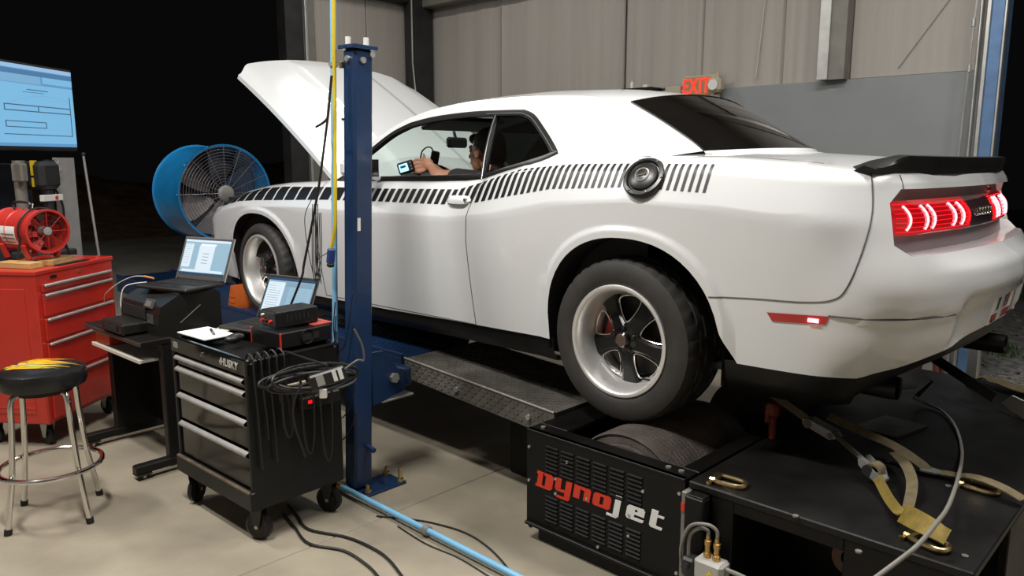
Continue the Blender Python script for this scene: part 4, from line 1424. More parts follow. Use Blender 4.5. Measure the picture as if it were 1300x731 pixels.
# lettering, built from bars: D y n o (red) j e t (white)
let_r = mat('lettering_red', (.62, .035, .012), .45)
let_w = mat('lettering_white', (.74, .74, .72), .45)
def letter(name, polys, x, z, h, m, sl=.18, w=1.0):
    g = G()
    for poly in polys:
        g.prism([((a * w + b * sl) * h, b * h) for a, b in poly], (x, -.0018, z), (1, 0, 0), (0, 0, 1), (0, 1, 0), .0034)
    g.build(name, m, dm, ang=0)
Rr = lambda a, b, c, d: [(a, b), (c, b), (c, d), (a, d)]
LD = [[(0, 0), (.46, 0), (.46, .16), (.40, .16), (.40, 1.0), (0, 1.0), (0, .82), (.08, .82), (.08, .16), (0, .16)], [(.46, 0), (.92, 0), (1.08, .14), (1.08, .86), (.92, 1), (.46, 1), (.46, .86), (.60, .80), (.60, .18), (.46, .12)]]
LY = [[(0, .34), (.36, .34), (.36, .72), (.36, 1.0), (0, 1.0)], [(.0, .34), (.10, .2), (.64, .2), (.64, .36), (0, .36)], [(.64, 0), (1.0, 0), (1.0, 1.0), (.64, 1.0)], [(.16, -.22), (.90, -.22), (1.0, -.08), (1.0, .02), (.64, .02), (.62, -.08), (.16, -.08)]]
LN = [Rr(0, .2, .38, 1.0), [(.38, .84), (.62, .80), (.62, .2), (1.0, .2), (1.0, .88), (.90, 1.0), (.38, 1.0)]]
LO = [[(0, .32), (.10, .2), (.44, .2), (.44, .34), (.40, .36), (.40, .84), (.44, .86), (.44, 1.0), (.10, 1.0), (0, .88)], [(.44, .2), (.92, .2), (1.02, .32), (1.02, .88), (.92, 1.0), (.44, 1.0), (.44, .86), (.60, .84), (.60, .36), (.44, .34)]]
LJ = [Rr(.22, 1.12, .60, 1.26), [(.22, .0), (.60, .0), (.60, 1.0), (.22, 1.0)], [(-.18, -.10), (.46, -.10), (.60, .02), (.22, .02), (.12, .04), (-.18, .04)]]
LE = [[(0, .32), (.10, .2), (.46, .2), (.46, 1.0), (.10, 1.0), (0, .88)], [(.46, .86), (.60, .84), (.60, .68), (.46, .68), (.46, .54), (1.0, .54), (1.0, .88), (.90, 1.0), (.46, 1.0)], [(.46, .2), (.94, .2), (1.0, .26), (1.0, .36), (.46, .36)]]
LT = [[(0, .88), (.16, .88), (.16, 1.22), (.52, 1.22), (.52, 1.0), (.86, 1.0), (.86, .88), (.52, .88), (.52, .38), (.60, .34), (.86, .34), (.86, .2), (.26, .2), (.16, .32), (.16, .88)]]
LZ = .258; LH = .070; LX = -.318; step = 1.0
for i, (nm, L_, m, wd) in enumerate((('letter', LD, let_r, 1.0), ('letter', LY, let_r, 1.0), ('letter', LN, let_r, 1.0), ('letter', LO, let_r, 1.0), ('letter', LJ, let_w, .85), ('letter', LE, let_w, .95), ('letter', LT, let_w, .95))):
    letter(nm, L_, LX, LZ - .012 * 0, LH, m, .18, wd * 1.22)
    LX += {0: .1045, 1: .0985, 2: .0985, 3: .0875, 4: .074, 5: .094, 6: 0}[i]
# top frame around the drum
G().box(((XA + XB) / 2, .045, ZTP - .008), (XB - XA, .09, .016), b=.003).build('top_rail', dyno_blk, dm)
G().box((XA + .075, .36, ZTP - .008), (.15, .54, .016), b=.003).build('top_plate', dyno_blk, dm)
G().box((3.40 - 3.03, .36, ZTP - .008), (.07, .54, .016), b=.003).build('top_plate', dyno_blk, dm)
for x in (XA + .05, .30, .355): G().cyl((x, .05, ZTP), (x, .05, ZTP + .006), .011, n=8).build('top_bolt', galv, dm)
# knurled drum
DRX, DRR = 3.10, .275
DRZ = .278
dr_m = mat('drum_knurl', (.16, .135, .12), .55, .5, var=.25, vscale=9, bump=1.0, bscale=260)
prof = [(.10, .0), (.225, .0), (.23, .006), (DRR - .012, .006), (DRR - .004, 0), (DRR, .004)] + [(DRR + (.002 if q % 2 else 0), .012 + q * .012) for q in range(48)] + [(DRR, .60), (.1, .60)]
drum = thing('dyno_drum', 'brown knurled steel dyno drum under the rear wheel', 'drum', (DRX, DY + .102, DRZ))
G().lathe(prof, (0, 0, 0), (0, 1, 0), 180, lambda i, k: (.0016 if (i + k) % 2 and 6 <= i < 54 else 0)).build('drum_shell', dr_m, drum, ang=0)
G().lathe([(.0, -.01), (.06, -.01), (.06, .0), (.11, .003)], (0, 0, 0), (0, 1, 0), 32).build('drum_hub', steel_dk, drum)
drum2 = copy_tree(drum); drum2.location = (DRX, DY + 1.22, DRZ); drum2['label'] = 'second steel dyno drum under the car\'s far rear wheel'
# corner post and rear deck
dp_ = thing('dyno_corner_post', 'black upright steel post at the corner of the dyno beside the deck ring', 'post', (3.485, DY - .03, 0))
G().box((.015, .0, .235), (.075, .05, .47), b=.006).build('upright', dyno_blk, dp_)
G().box((-.035, .02, .25), (.022, .05, .44), b=.003).build('edge_strip', steel_grey, dp_)
for z in (.415, .10): G().box((-.036, -.008, z), (.014, .006, .03)).build('red_mark', let_r, dp_)
G().box((.02, .0, .473), (.06, .045, .006), b=.002).build('cap', dyno_blk, dp_)
dk_ = thing('dyno_deck', 'wide black steel dyno deck behind the drum box', 'deck', (3.94, .9, 0))
DX0, DX1 = 3.535 - 3.94, 4.345 - 3.94
G().box(((3.445 - 3.94 + DX1) / 2, 0, .486), (DX1 - 3.445 + 3.94, 2.18, .028), b=.004).build('deck_plate', deck_blk, dk_)
G().box((DX0 + .02, 0, .24), (.04, 2.16, .47), b=.004).build('frame_side', dyno_blk, dk_)
yF = DY - .9
# front frame with opening
OX0, OX1 = 3.618 - 3.94, 3.99 - 3.94
G().box(((DX0 + OX0) / 2, yF + .02, .24), (OX0 - DX0, .03, .47), b=.003).build('front_stile', dyno_blk, dk_)
G().box(((OX1 + DX1) / 2, yF + .02, .24), (DX1 - OX1, .03, .47), b=.003).build('front_stile', dyno_blk, dk_)
G().box(((OX0 + OX1) / 2, yF + .02, .455), (OX1 - OX0, .03, .05), b=.003).build('front_rail', dyno_blk, dk_)
G().box(((OX0 + OX1) / 2, yF + .02, .03), (OX1 - OX0, .03, .06), b=.003).build('front_rail', dyno_blk, dk_)
G().box((DX1 - .015, .2, .24), (.03, 1.7, .47), b=.004).build('frame_side', dyno_blk, dk_)
G().box(((OX0 + OX1) / 2, yF + .42, .24), (.5, .03, .46)).build('blackout_board', dyno_blk, dk_)  # board added behind the opening to keep the inside dark
G().lathe([(.03, 0), (.06, 0), (.062, .02), (.062, .10), (.03, .10)], (.02, yF + .16, .33), (0, 1, 0), 20).build('coil', mat('copper_brown', (.10, .035, .018), .5), dk_)
for (u, v) in ((1128, 586), (1204, 617), (1225, 706), (1090, 700), (1010, 655)):
    q = px(u, v, 2, .50)
    G().cyl((q.x - 3.94, q.y - .9, .498), (q.x - 3.94, q.y - .9, .503), .010, n=8).build('deck_bolt', steel_grey, dk_)
# loose steel plate lying on the deck
lo = px(1128, 542, 2, .502)
o = G().prism([(-.11, -.10), (.07, -.12), (.12, .12), (-.06, .14)], (0, 0, 0), (1, 0, 0), (0, 1, 0), (0, 0, 1), .006).build('loose_plate', mat('worn_steel', (.055, .052, .045), .4, .5, var=.3, vscale=12), None, (lo.x, lo.y, .501)); tag(o, 'flat worn steel plate lying on the deck beside the ratchet strap', 'plate')
# tie-down rings
def dring(c, rz, label, flat=True):
    t = thing('tie_down_ring', label, 'ring', c, rz)
    pts = [(.0, -.030, .012), (.07, -.030, .012), (.095, -.015, .012), (.095, .015, .012), (.07, .030, .012), (.0, .030, .012), (-.015, .0, .012)]
    G().tube(spline(pts, 5, True), .0085, 8, True).build('ring', zinc, t)
    G().box((-.01, 0, .012), (.030, .07, .022), b=.006).build('ring_clip', zinc, t)
    for y in (-.045, .045): G().cyl((-.015, y, .0), (-.015, y, .012), .010, n=6).build('clip_bolt', zinc, t)
    return t
q = px(912, 611, 2, .50); dring((q.x, q.y, .50), R(5), 'gold tie-down ring lying on the deck corner beside the black post')
q = px(1163, 684, 2, .50); dring((q.x, q.y, .50), R(-20), 'gold tie-down ring under the yellow strap loop on the deck edge')
q = px(1228, 617, 2, .50); dring((q.x, q.y, .50), R(-8), 'gold tie-down ring holding the tan strap tail at the deck side')
q = px(1262, 628, 2, .50)
# ---- near ratchet strap
RS = thing('ratchet_strap', 'tan ratchet tie-down strap running from the car underside to the deck', 'ratchet strap', (0, 0, 0))
hook = Vector((3.40, .33, .76)); rA = px(1030, 536, 2, .60); rB = px(1110, 578, 2, .545)
G().band([hook, hook.lerp(rA, .5), rA], .030, .004, lambda t: (0, .6, .8)).build('fixed_webbing', web_m, RS)
hk = G().tube(spline([hook + Vector((-.02, 0, .03)), hook + Vector((-.035, 0, .0)), hook + Vector((0, 0, -.02)), hook + Vector((.02, 0, .0))], 5), .008, 8).build('hook', steel_grey, RS)
d = (rB - rA).normalized()
sd = d.cross(Vector((0, 0, 1))).normalized(); up2 = sd.cross(d)
mr3 = Matrix((d, sd, up2)).transposed()
for s_ in (-1, 1):
    G().prism([(-.02, -.012), (.10, -.018), (.125, 0), (.10, .016), (0, .02), (-.025, .008)], rA + sd * (.024 * s_), d, up2, sd, .004).build('handle_plate', galv, RS)
G().cyl(rA - sd * .034, rA + sd * .034, .017, n=12).build('pivot', steel_grey, RS)
G().cyl(rA + d * .10 - sd * .03, rA + d * .10 + sd * .03, .012, n=12).build('pivot', steel_grey, RS)
rC = px(1108, 594, 2, .55); d2 = (px(1125, 612, 2, .53) - rC).normalized()
mrr = Matrix((d2, sd, d2.cross(sd))).transposed()
G().tube([rA + d * .10, rC], .010, 8).build('link_bar', steel_grey, RS)
for s_ in (-1, 1): G().prism([(-.05, -.016), (.05, -.018), (.07, 0), (.05, .018), (-.05, .018), (-.065, 0)], rC + sd * (.028 * s_), d2, d2.cross(sd), sd, .004).build('ratchet_plate', galv, RS)
G().box(rC + d2 * .05, (.05, .06, .012), mrr, b=.004).build('ratchet_grip', galv, RS)
G().lathe([(.022, -.022), (.030, -.022), (.030, .022), (.022, .022)], rC + d2 * .015, sd, 18).build('wound_webbing', web_m, RS)
G().cyl(rC - sd * .04, rC + sd * .04, .02, n=14).build('spool', steel_dk, RS)
P_ = lambda u, v, z: px(u, v, 2, z)
G().band(spline([P_(1052, 528, .63), P_(1090, 546, .60), P_(1135, 566, .565), P_(1168, 588, .535), P_(1178, 597, .52)], 5), .040, .004, lambda t: (.3, 1, .35)).build('webbing', web_m, RS)
G().band(spline([P_(1178, 597, .515), P_(1210, 602, .525), P_(1240, 606, .545), P_(1270, 617, .545), P_(1300, 634, .53)], 5), .040, .004, lambda t: (.2, 1, .1)).build('strap_tail', web_m, RS)
G().band(spline([P_(1135, 574, .56), P_(1150, 590, .56), P_(1158, 612, .55), P_(1154, 640, .515), P_(1148, 652, .508)], 5), .036, .004, lambda t: (1, .3, .3)).build('webbing', web_m, RS)
G().band(spline([P_(1114, 606, .545), P_(1128, 632, .52), P_(1140, 648, .53), P_(1146, 652, .545)], 5), .034, .004, lambda t: (1, -.2, .5)).build('yellow_webbing', web_y, RS)
G().band(spline([P_(1146, 651, .55), P_(1165, 661, .575), P_(1185, 672, .58), P_(1203, 682, .57)], 5), .062, .004, lambda t: (.25, -1, -.5)).build('yellow_webbing', web_y, RS)
G().prism([(-.02, -.03), (.03, -.022), (.05, 0), (.03, .022), (-.02, .03)], P_(1178, 597, .518), (1, 0, 0), (0, 1, 0), (0, 0, 1), .006).build('end_fitting', galv, RS)
# red rubber hook cover hanging under the bumper
q = px(981, 520, 1, .40)
rc = thing('red_hook_cover', 'red rubber hook sleeve hanging on the strap under the rear bumper', 'hook sleeve', q)
G().box((0, 0, .0), (.055, .05, .06), b=.012).box((-.012, -.02, -.03), (.02, .02, .05), b=.006).build('sleeve', red_hook, rc)
G().cyl((0, 0, -.02), (.004, 0, -.12), .017, .013, n=12).build('tongue', red_hook, rc)
# far ratchet strap with white end fitting
FS = thing('ratchet_strap', 'dark ratchet tie-down strap on the far side of the deck with white buckle', 'ratchet strap', (0, 0, 0))
a = Vector((3.50, 1.62, .78)); b = P_(1262, 505, .58); c = P_(1278, 512, .56)
G().band([a, a.lerp(b, .5), b], .045, .006, lambda t: (.2, .2, 1)).build('webbing', blk_pl, FS)
G().band([a + Vector((0, .02, -.03)), (a + Vector((0, .02, -.03))).lerp(b, .5), b], .025, .004, lambda t: (.2, .2, 1)).build('webbing', web_m, FS)
G().prism([(-.07, -.02), (-.02, .035), (.09, .04), (.10, -.01), (.05, -.04), (-.02, -.035)], P_(1288, 514, .555), d := Vector((.6, -.4, -.1)).normalized(), Vector((0, 0, 1)), Vector((.4, .6, 0)), .012).build('buckle', white_pl, FS)
G().band([P_(1294, 520, .53), P_(1320, 530, .51)], .04, .004, lambda t: (.2, 1, .1)).build('strap_tail', web_m, FS)
# tan strap heap at the far deck edge
SH_ = thing('strap_heap', 'folded tan strap lying at the far edge of the deck by the gravel', 'strap', P_(1250, 486, .50))
q0 = P_(1250, 486, .50)
G().band(spline([P_(1232, 484, .53) - q0, P_(1248, 480, .545) - q0, P_(1268, 484, .54) - q0, P_(1290, 492, .53) - q0, P_(1315, 497, .52) - q0], 5), .10, .006, lambda t: (.3, 1, 0)).build('webbing', web_m, SH_)
# grey air hose over the deck
o = G().tube(spline([P_(1160, 505, .54), P_(1175, 512, .515), P_(1195, 521, .513), P_(1212, 540, .513), P_(1221, 570, .513), P_(1218, 600, .57), P_(1205, 640, .63), P_(1188, 665, .65), P_(1165, 692, .64), P_(1140, 712, .61), P_(1105, 738, .58)], 8), .0062, 10).build('air_hose', grey_cable)
tag(o, 'grey hose curving across the black deck over the strap loop', 'hose')
# steel catch plate hanging under the tail of the car
q = px(1140, 492, 2, .60)
cp_ = thing('catch_plate', 'bent pale steel flap under the rear bumper of the car', 'plate', q)
G().box((0, 0, 0), (.15, .10, .008), Matrix.Rotation(R(-15), 3, 'Y') @ Matrix.Rotation(R(20), 3, 'Z'), b=.002).build('flap', mat('dull_tan_steel', (.20, .18, .14), .5, .4), cp_)
G().prism([(0, -.03), (.06, .04), (.075, .04), (.02, -.04)], (.06, .04, 0), (.9, .3, 0), (0, 0, 1), (-.3, .9, 0), .02).build('arm', blk_sat, cp_)
# jack stand and galvanised post beyond the deck
jk = thing('jack_stand', 'rusty red jack stand standing behind the dyno deck', 'jack stand', (3.50, 2.40, 0))
for dx, dy in ((-.10, -.10), (.10, -.10), (.10, .10), (-.10, .10)): G().tube([(dx, dy, 0), (dx * .35, dy * .35, .62)], .016, 6).build('leg', mat('rust_red', (.17, .045, .025), .7, var=.3, vscale=14), jk)
G().box((0, 0, .30), (.17, .17, .02), b=.004).box((0, 0, .62), (.09, .09, .06), b=.01).build('collar', MATS['rust_red'], jk)
G().cyl((0, 0, .55), (0, 0, .74), .022, n=10).box((0, 0, .75), (.11, .06, .025), b=.006).build('ratchet_column', MATS['rust_red'], jk)
gp2 = px(1226, 482, 2, .45)
gpst = thing('galvanised_post', 'square galvanised steel post standing behind the dyno deck', 'post', (gp2.x, 2.25, 0))
G().box((0, 0, .43), (.055, .055, .85), b=.005).build('tube', galv, gpst)
G().box((0, 0, .004), (.12, .12, .008), b=.002).build('foot', galv, gpst)
# orange wheel chock at the front tyre
ck = thing('wheel_chock', 'orange wedge-shaped wheel chock in front of the front tyre', 'wheel chock', (-.46, .16, .5705))
G().prism([(0, 0), (.15, 0), (.15, .03), (.075, .16), (.055, .16)], (-.075, -.11, 0), (1, 0, 0), (0, 0, 1), (0, 1, 0), .16).build('wedge', orange_m, ck)
for z in (.04, .08): G().box((.0, -.112, z), (.07, .004, .008)).build('rib', orange_m, ck)
# pneumatic valve box with warning triangle at the dyno's foot
vb = px(898, 720, 1, -.30)
pv = thing('air_valve_box', 'pale grey pneumatic valve box with yellow warning triangle by the dyno post', 'valve box', (vb.x, -.27, 0))
zb_ = vb.z
G().box((0, 0, zb_ - .045), (.105, .07, .13), b=.01).build('case', mat('valve_grey', (.42, .41, .38), .45), pv)
tri = mat('warn_yellow', (.75, .58, .02), .45)
G().prism([(-.028, -.022), (.028, -.022), (0, .03)], (.012, -.0352, zb_ - .035), (1, 0, 0), (0, 0, 1), (0, -1, 0), .0015).build('warning_sign', tri, pv)
G().prism([(-.003, .012), (.003, .012), (.001, -.006), (-.001, -.006)], (.012, -.0367, zb_ - .035), (1, 0, 0), (0, 0, 1), (0, -1, 0), .0008).box((.012, -.0371, zb_ - .047), (.005, .0008, .005)).build('warning_mark', blk_mat, pv)
for x in (-.018, .016):
    G().lathe([(.014, 0), (.014, .018), (.010, .02), (.010, .045), (.013, .046), (.013, .062), (.008, .064), (.008, .08)], (x, 0, zb_ + .018), (0, 0, 1), 12).build('fitting', brass, pv)
zt2 = zb_ + .095
G().tube(spline([(.016, 0, zt2), (.012, 0, zt2 + .03), (-.02, -.01, zt2 + .045), (-.08, -.02, zt2 + .02), (-.11, -.02, zt2 - .08), (-.10, 0, zt2 - .2)], 6), .006, 8).build('air_line', grey_cable, pv)
G().tube(spline([(-.018, 0, zt2), (-.022, 0, zt2 + .02), (-.05, -.01, zt2 + .02), (-.085, -.01, zt2 - .03), (-.08, -.01, zt2 - .16)], 6), .006, 8).build('air_line', grey_cable, pv)
G().tube(spline([(.05, 0, zb_ - .0), (.14, 0, zb_ - .005), (.26, -.01, zb_ - .03), (.4, 0, zb_ - .12)], 5), .008, 8).build('air_line', grey_cable, pv)
G().box((-.075, -.01, zb_ - .03), (.05, .05, .07), b=.008).cyl((-.075, -.035, zb_ - .02), (-.075, -.055, zb_ - .02), .012, n=10).build('solenoid', steel_dk, pv)
G().box((0, 0, (zb_ - .11) / 2), (.06, .04, max(.02, zb_ - .11)), b=.004).build('stand', steel_dk, pv)
# ---- blue air pipe down the post and along the floor, with clamps
ap_ = thing('air_pipe', 'light blue compressed air pipe running down beside the lift post and along the floor', 'pipe', (1.640, -.486, 0))
PR = .0135
G().tube([(0, 0, .035), (.72 * LEAN * 4.66, .69 * LEAN * 4.66, 4.7)], PR, 14).build('riser', pipe_blue, ap_)
G().tube([(.03, 0, .03), (1.9, 0, .03)], PR, 14).build('floor_run', pipe_blue, ap_)
G().sphere((0, 0, .032), .020, 14, 10).cyl((0, 0, .03), (0, 0, .075), .018, n=12).cyl((0, 0, .03), (.05, 0, .03), .018, n=12).cyl((0, 0, .032), (-.03, -.0, .032), .017, n=12).build('elbow', brass, ap_)
for (p, q_) in (((.70, -.02, .03), (.70, .02, .03)),):
    G().cyl((.685, 0, .03), (.715, 0, .03), .022, n=14).build('clamp', alu_dull, ap_)
G().cyl((.046, .044, 2.045), (.046, .044, 2.065), .022, n=14).box((.072, .05, 2.05), (.036, .014, .02)).build('clamp', galv, ap_)
G().box((.085, .062, 2.05), (.018, .02, .03), b=.004).build('clamp_bracket', brass, ap_)
# yellow cord with blue plug
yc = thing('extension_cord', 'yellow extension cord hanging down the blue pipe with a blue plug', 'cord', (1.640, -.500, 1.0))
cy = spline([(.155, .11, 3.7), (.098, .040, 1.4), (.086, .035, 1.04), (.086, .030, .9), (.103, .01, .62), (.112, .0, .50), (.106, -.005, .34), (.092, -.01, .26), (.082, -.015, .22)], 8)
G().tube(cy, .0085, 10).build('cord', yellow_m, yc)
G().box((.078, -.015, .185), (.030, .034, .075), Matrix.Rotation(R(12), 3, 'Y'), b=.006).build('plug', mat('plug_blue', (.02, .05, .20), .4), yc)
G().box((.072, -.015, .142), (.026, .030, .020), Matrix.Rotation(R(12), 3, 'Y'), b=.004).build('plug_face', blk_pl, yc)
# ================================================================== equipment on the left
def caster(t, x, y, z_top, r=.05, rz=0.0, name='caster', steel=steel_dk):
    c = Vector((x, y, r)); d = Vector((math.cos(rz), math.sin(rz), 0)); s = Vector((-d.y, d.x, 0))
    w_ = G().lathe([(0, -.016), (r * .3, -.017), (r * .55, -.013), (r * .8, -.016), (r, -.010), (r, .010), (r * .8, .016), (r * .55, .013), (r * .3, .017), (0, .016)], c, s, 24).build(name, blk_sat, t)
    G().cyl(c - s * .026, c + s * .026, .008, n=8).build('axle', galv, w_)
    g = G()
    for q in (-1, 1): g.prism([(-.012, -.01), (.012, -.01), (.032, z_top - r - .006), (-.032, z_top - r - .006)], c + s * (.023 * q) - s * .0015, d, Vector((0, 0, 1)), s, .003)
    g.box((x, y, z_top - .005), (.075, .065, .008), rz)
    g.build('caster_fork', steel, w_)
    return w_
# ---- black rolling tool cart
CX0, CX1, CYF, CYB = 1.20, 1.88, -1.06, -.60
ct = thing('tool_cart', 'black rolling tool cart with aluminium drawer pulls beside the lift post', 'tool cart', ((CX0 + CX1) / 2, (CYF + CYB) / 2, 0), R(2))
W_, D_ = CX1 - CX0, CYB - CYF
Z0, Z1 = .155, .80
for s_ in (-1, 1): G().box((s_ * (W_ / 2 - .012), 0, (Z0 + Z1) / 2), (.024, D_, Z1 - Z0), b=.005).build('side_panel', blk_sat, ct)
G().box((0, D_ / 2 - .01, (Z0 + Z1) / 2), (W_ - .05, .02, Z1 - Z0)).build('back_panel', blk_sat, ct)
G().box((0, 0, Z0 + .01), (W_ - .05, D_ - .02, .02)).build('bottom', blk_sat, ct)
# top tray: raised rim
G().box((0, 0, Z1 - .035), (W_ - .05, D_ - .02, .02)).build('tray_floor', blk_sat, ct)
for (c, sz) in (((0, -D_ / 2 + .01, Z1 - .02), (W_, .024, .075)), ((0, D_ / 2 - .01, Z1 - .02), (W_, .024, .06)), ((-W_ / 2 + .012, 0, Z1 - .018), (.024, D_ - .05, .06)), ((W_ / 2 - .012, 0, Z1 - .018), (.024, D_ - .05, .06))):
    G().box(c, sz, b=.006).build('tray_rim', blk_gloss, ct)
text_mesh('lettering', 'HUSKY', mat('badge_silver', (.60, .60, .58), .35, .3), ct, .046, frame((.205, -D_ / 2 - .003, Z1 - .022), (1, 0, 0), (0, 0, 1)), .0008, .0010, shear=.12)
G().prism([(-.012, 0), (0, .011), (.005, .002), (.014, .010), (.010, -.010), (-.004, -.011)], (.135, -D_ / 2 - .0028, Z1 - .022), (1, 0, 0), (0, 0, 1), (0, -1, 0), .001).build('badge', MATS['badge_silver'], ct)
G().box((-.285, -D_ / 2 - .003, Z1 - .018), (.045, .002, .026)).build('sticker', mat('sticker_grey', (.25, .25, .24), .5), ct)
G().cyl((-.03, -D_ / 2 + .0, Z1 - .02), (-.03, -D_ / 2 - .008, Z1 - .02), .010, n=14).build('lock', chrome, ct)
# drawers: (z top, height)
dz = [(.735, .052), (.680, .120), (.552, .130), (.414, .170)]
for (zt_, h) in dz:
    df = G().box((0, -D_ / 2 + .018, zt_ - h / 2), (W_ - .06, .016, h - .006), b=.003).build('drawer', blk_gloss, ct)
    g = G(); rows = []
    for k in range(9):
        t = k / 8
        rows.append([(-(W_ - .065) / 2 + (W_ - .065) * i / 10, -D_ / 2 + .010 - .018 * math.sin(math.pi * min(1, t * 1.15)), zt_ - .002 - .034 * t) for i in range(11)])
    g.grid(rows)
    g.build('drawer_pull', alu_dull, df, ang=50)
G().box((0, -D_ / 2 + .0, Z0 + .045), (W_ + .006, .026, .085), b=.004).build('toe_panel', blk_sat, ct)
G().box((0, -D_ / 2 - .008, Z0 + .083), (W_ - .02, .016, .012), b=.003).build('toe_scuff', mat('scuffed_edge', (.14, .11, .08), .5, .3, var=.4, vscale=20), ct)
for x in (-W_ / 2 + .055, W_ / 2 - .055):
    for y in (-D_ / 2 + .05, D_ / 2 - .05): caster(ct, x, y, Z0 + .002, .062, R(25) if x > 0 else R(-60))
G().box((W_ / 2 + .006, .02, .665), (.012, .15, .022), b=.003).build('power_strip_edge', beige_pl, ct)
G().box((W_ / 2 + .022, .10, .58), (.03, .20, .055), b=.006).build('power_strip', blk_pl, ct)
G().box((W_ / 2 + .039, .04, .585), (.004, .018, .014)).build('lit_switch', led_red, ct)
CTOP = .80
TRAY = Z1 - .025
# items on the cart
def laptop(name, label, hinge_c, rz, wd, dp, open_deg, scr, z, base_m=blk_pl, lid_m=blk_pl, tilt=0.0, rim=None, screen_parts=()):
    t = thing(name, label, 'laptop', (hinge_c[0], hinge_c[1], z), rz)
    if tilt: t.rotation_euler = (tilt, 0, rz)
    # local: +x along hinge, -y to the user
    b = G().box((0, -dp / 2, .011), (wd, dp, .020), b=.006).build('base', base_m, t)
    kb = G()
    for r_ in range(6):
        for c in range(14):
            kb.box((-wd * .42 + (c + .5) * wd * .84 / 14, -.035 - r_ * dp * .088, .0222), (wd * .052, dp * .068, .002))
    kb.build('keyboard', blk_mat, b, ang=0)['kind'] = 'stuff'
    G().box((0, -dp * .80, .0215), (wd * .26, dp * .24, .0015)).build('touchpad', mat('touchpad', (.03, .03, .03), .3), b)
    a = R(open_deg)
    up_ = Vector((0, math.sin(a - math.pi / 2), math.cos(a - math.pi / 2)))
    nrm_ = Vector((0, -up_.z, up_.y))
    m3_ = Matrix((Vector((1, 0, 0)), -nrm_, up_)).transposed()
    hgt = dp * .93
    o0 = Vector((0, .0, .020))
    lid = G().box(o0 + up_ * (hgt / 2), (wd, .012, hgt), m3_, b=.005).build('lid', lid_m, t)
    if rim: G().tube([o0 + Vector((sx * wd / 2, 0, 0)) + up_ * zz for sx, zz in ((-1, .0), (-1, hgt), (1, hgt), (1, 0))], .0035, 6).build('lid_rim', rim, lid)
    G().cyl(o0 - Vector((wd * .42, 0, 0)), o0 + Vector((wd * .42, 0, 0)), .008, n=10).build('hinge', blk_pl, lid)
    sw_, sh_ = wd * .92, hgt * .82
    so = o0 + up_ * (hgt * .53) + nrm_ * .0068
    sc = G().box(so, (sw_, .0012, sh_), m3_).build('screen', scr, lid)
    for (x0_, x1_, z0_, z1_, mm) in screen_parts:
        G().box(so + Vector(((x0_ + x1_) / 2 * sw_, 0, 0)) + up_ * ((z0_ + z1_) / 2 * sh_) + nrm_ * .0009, ((x1_ - x0_) * sw_, .0008, (z1_ - z0_) * sh_), m3_).build('screen_pane', mm, lid)
    return t
scr_blue = emis('screen_blue', (.40, .62, .78), .62)
scr_white = emis('screen_white', (.74, .86, .95), .80)
scr_mid = emis('screen_mid', (.30, .48, .62), .55)
scr_dark = emis('screen_bar', (.05, .13, .26), .35)
scr_ink = emis('screen_ink', (.16, .26, .36), .35)
partsA = [(-.5, .5, .44, .5, scr_white), (-.5, .5, -.5, -.445, scr_dark), (-.48, -.30, -.30, .38, scr_white), (-.16, .18, -.42, .34, scr_white), (-.14, .20, .34, .39, emis('screen_head', (.85, .93, 1), .9))]
for q in range(4): partsA.append((-.06, .08, .10 - q * .09, .115 - q * .09, scr_ink))
for q in range(10): partsA.append((-.46, -.34, .34 - q * .06, .35 - q * .06, scr_mid))
partsA += [(-.45, .45, -.43, -.36, scr_white)]
laptop('laptop', 'open silver-edged laptop standing on top of the black printer', (.555, -.625), R(17), .385, .265, 112, scr_blue, .936, blk_pl, mat('laptop_grey', (.10, .10, .10), .4, .3), rim=alu_dull, screen_parts=partsA)
partsB = [(-.5, .5, .43, .5, scr_dark), (-.5, .5, -.5, -.45, scr_dark), (-.48, -.12, -.44, .38, scr_white), (.0, .48, -.40, .26, scr_blue), (-.10, .46, .28, .40, scr_mid)]
for q in range(11): partsB.append((-.45, -.18, .33 - q * .068, .345 - q * .068, scr_mid))
for q in range(8): partsB.append((.03, .40, .2 - q * .07, .212 - q * .07, scr_mid))
laptop('laptop', 'open black laptop on the tool cart behind the power supply', (1.345, -.575), R(14), .345, .245, 116, emis('screen_b', (.36, .56, .74), .55), .815, blk_pl, blk_pl, rim=mat('lid_edge', (.22, .21, .20), .4, .5), screen_parts=partsB)
# paper pad with pen
pp = px(262, 425, 2, .815)
o = G().box((0, 0, 0), (.25, .155, .006), b=.001).build('paper_pad', paper, None, (pp.x, pp.y, CTOP + .022), R(4)); tag(o, 'white paper sheets lying on the front corner of the tool cart', 'paper')
pn = thing('marker_pen', 'dark capped marker pen lying on the white paper', 'pen', (pp.x + .02, pp.y + .02, CTOP + .0315), R(-18))
G().cyl((-.05, 0, 0), (.02, 0, 0), .006, n=10).build('barrel', steel_dk, pn)
G().cyl((.02, 0, 0), (.058, 0, 0), .0068, n=10).build('pen_cap', mat('pen_grey', (.2, .2, .2), .4), pn)
q = px(230, 418, 2, .82)
o = G().box((0, 0, 0), (.12, .035, .006), b=.002).build('notepad', mat('note_cream', (.55, .52, .45), .7), None, (1.262, -.865, CTOP + .018), R(30)); tag(o, 'narrow cream notepad lying at the left edge of the cart', 'notepad')
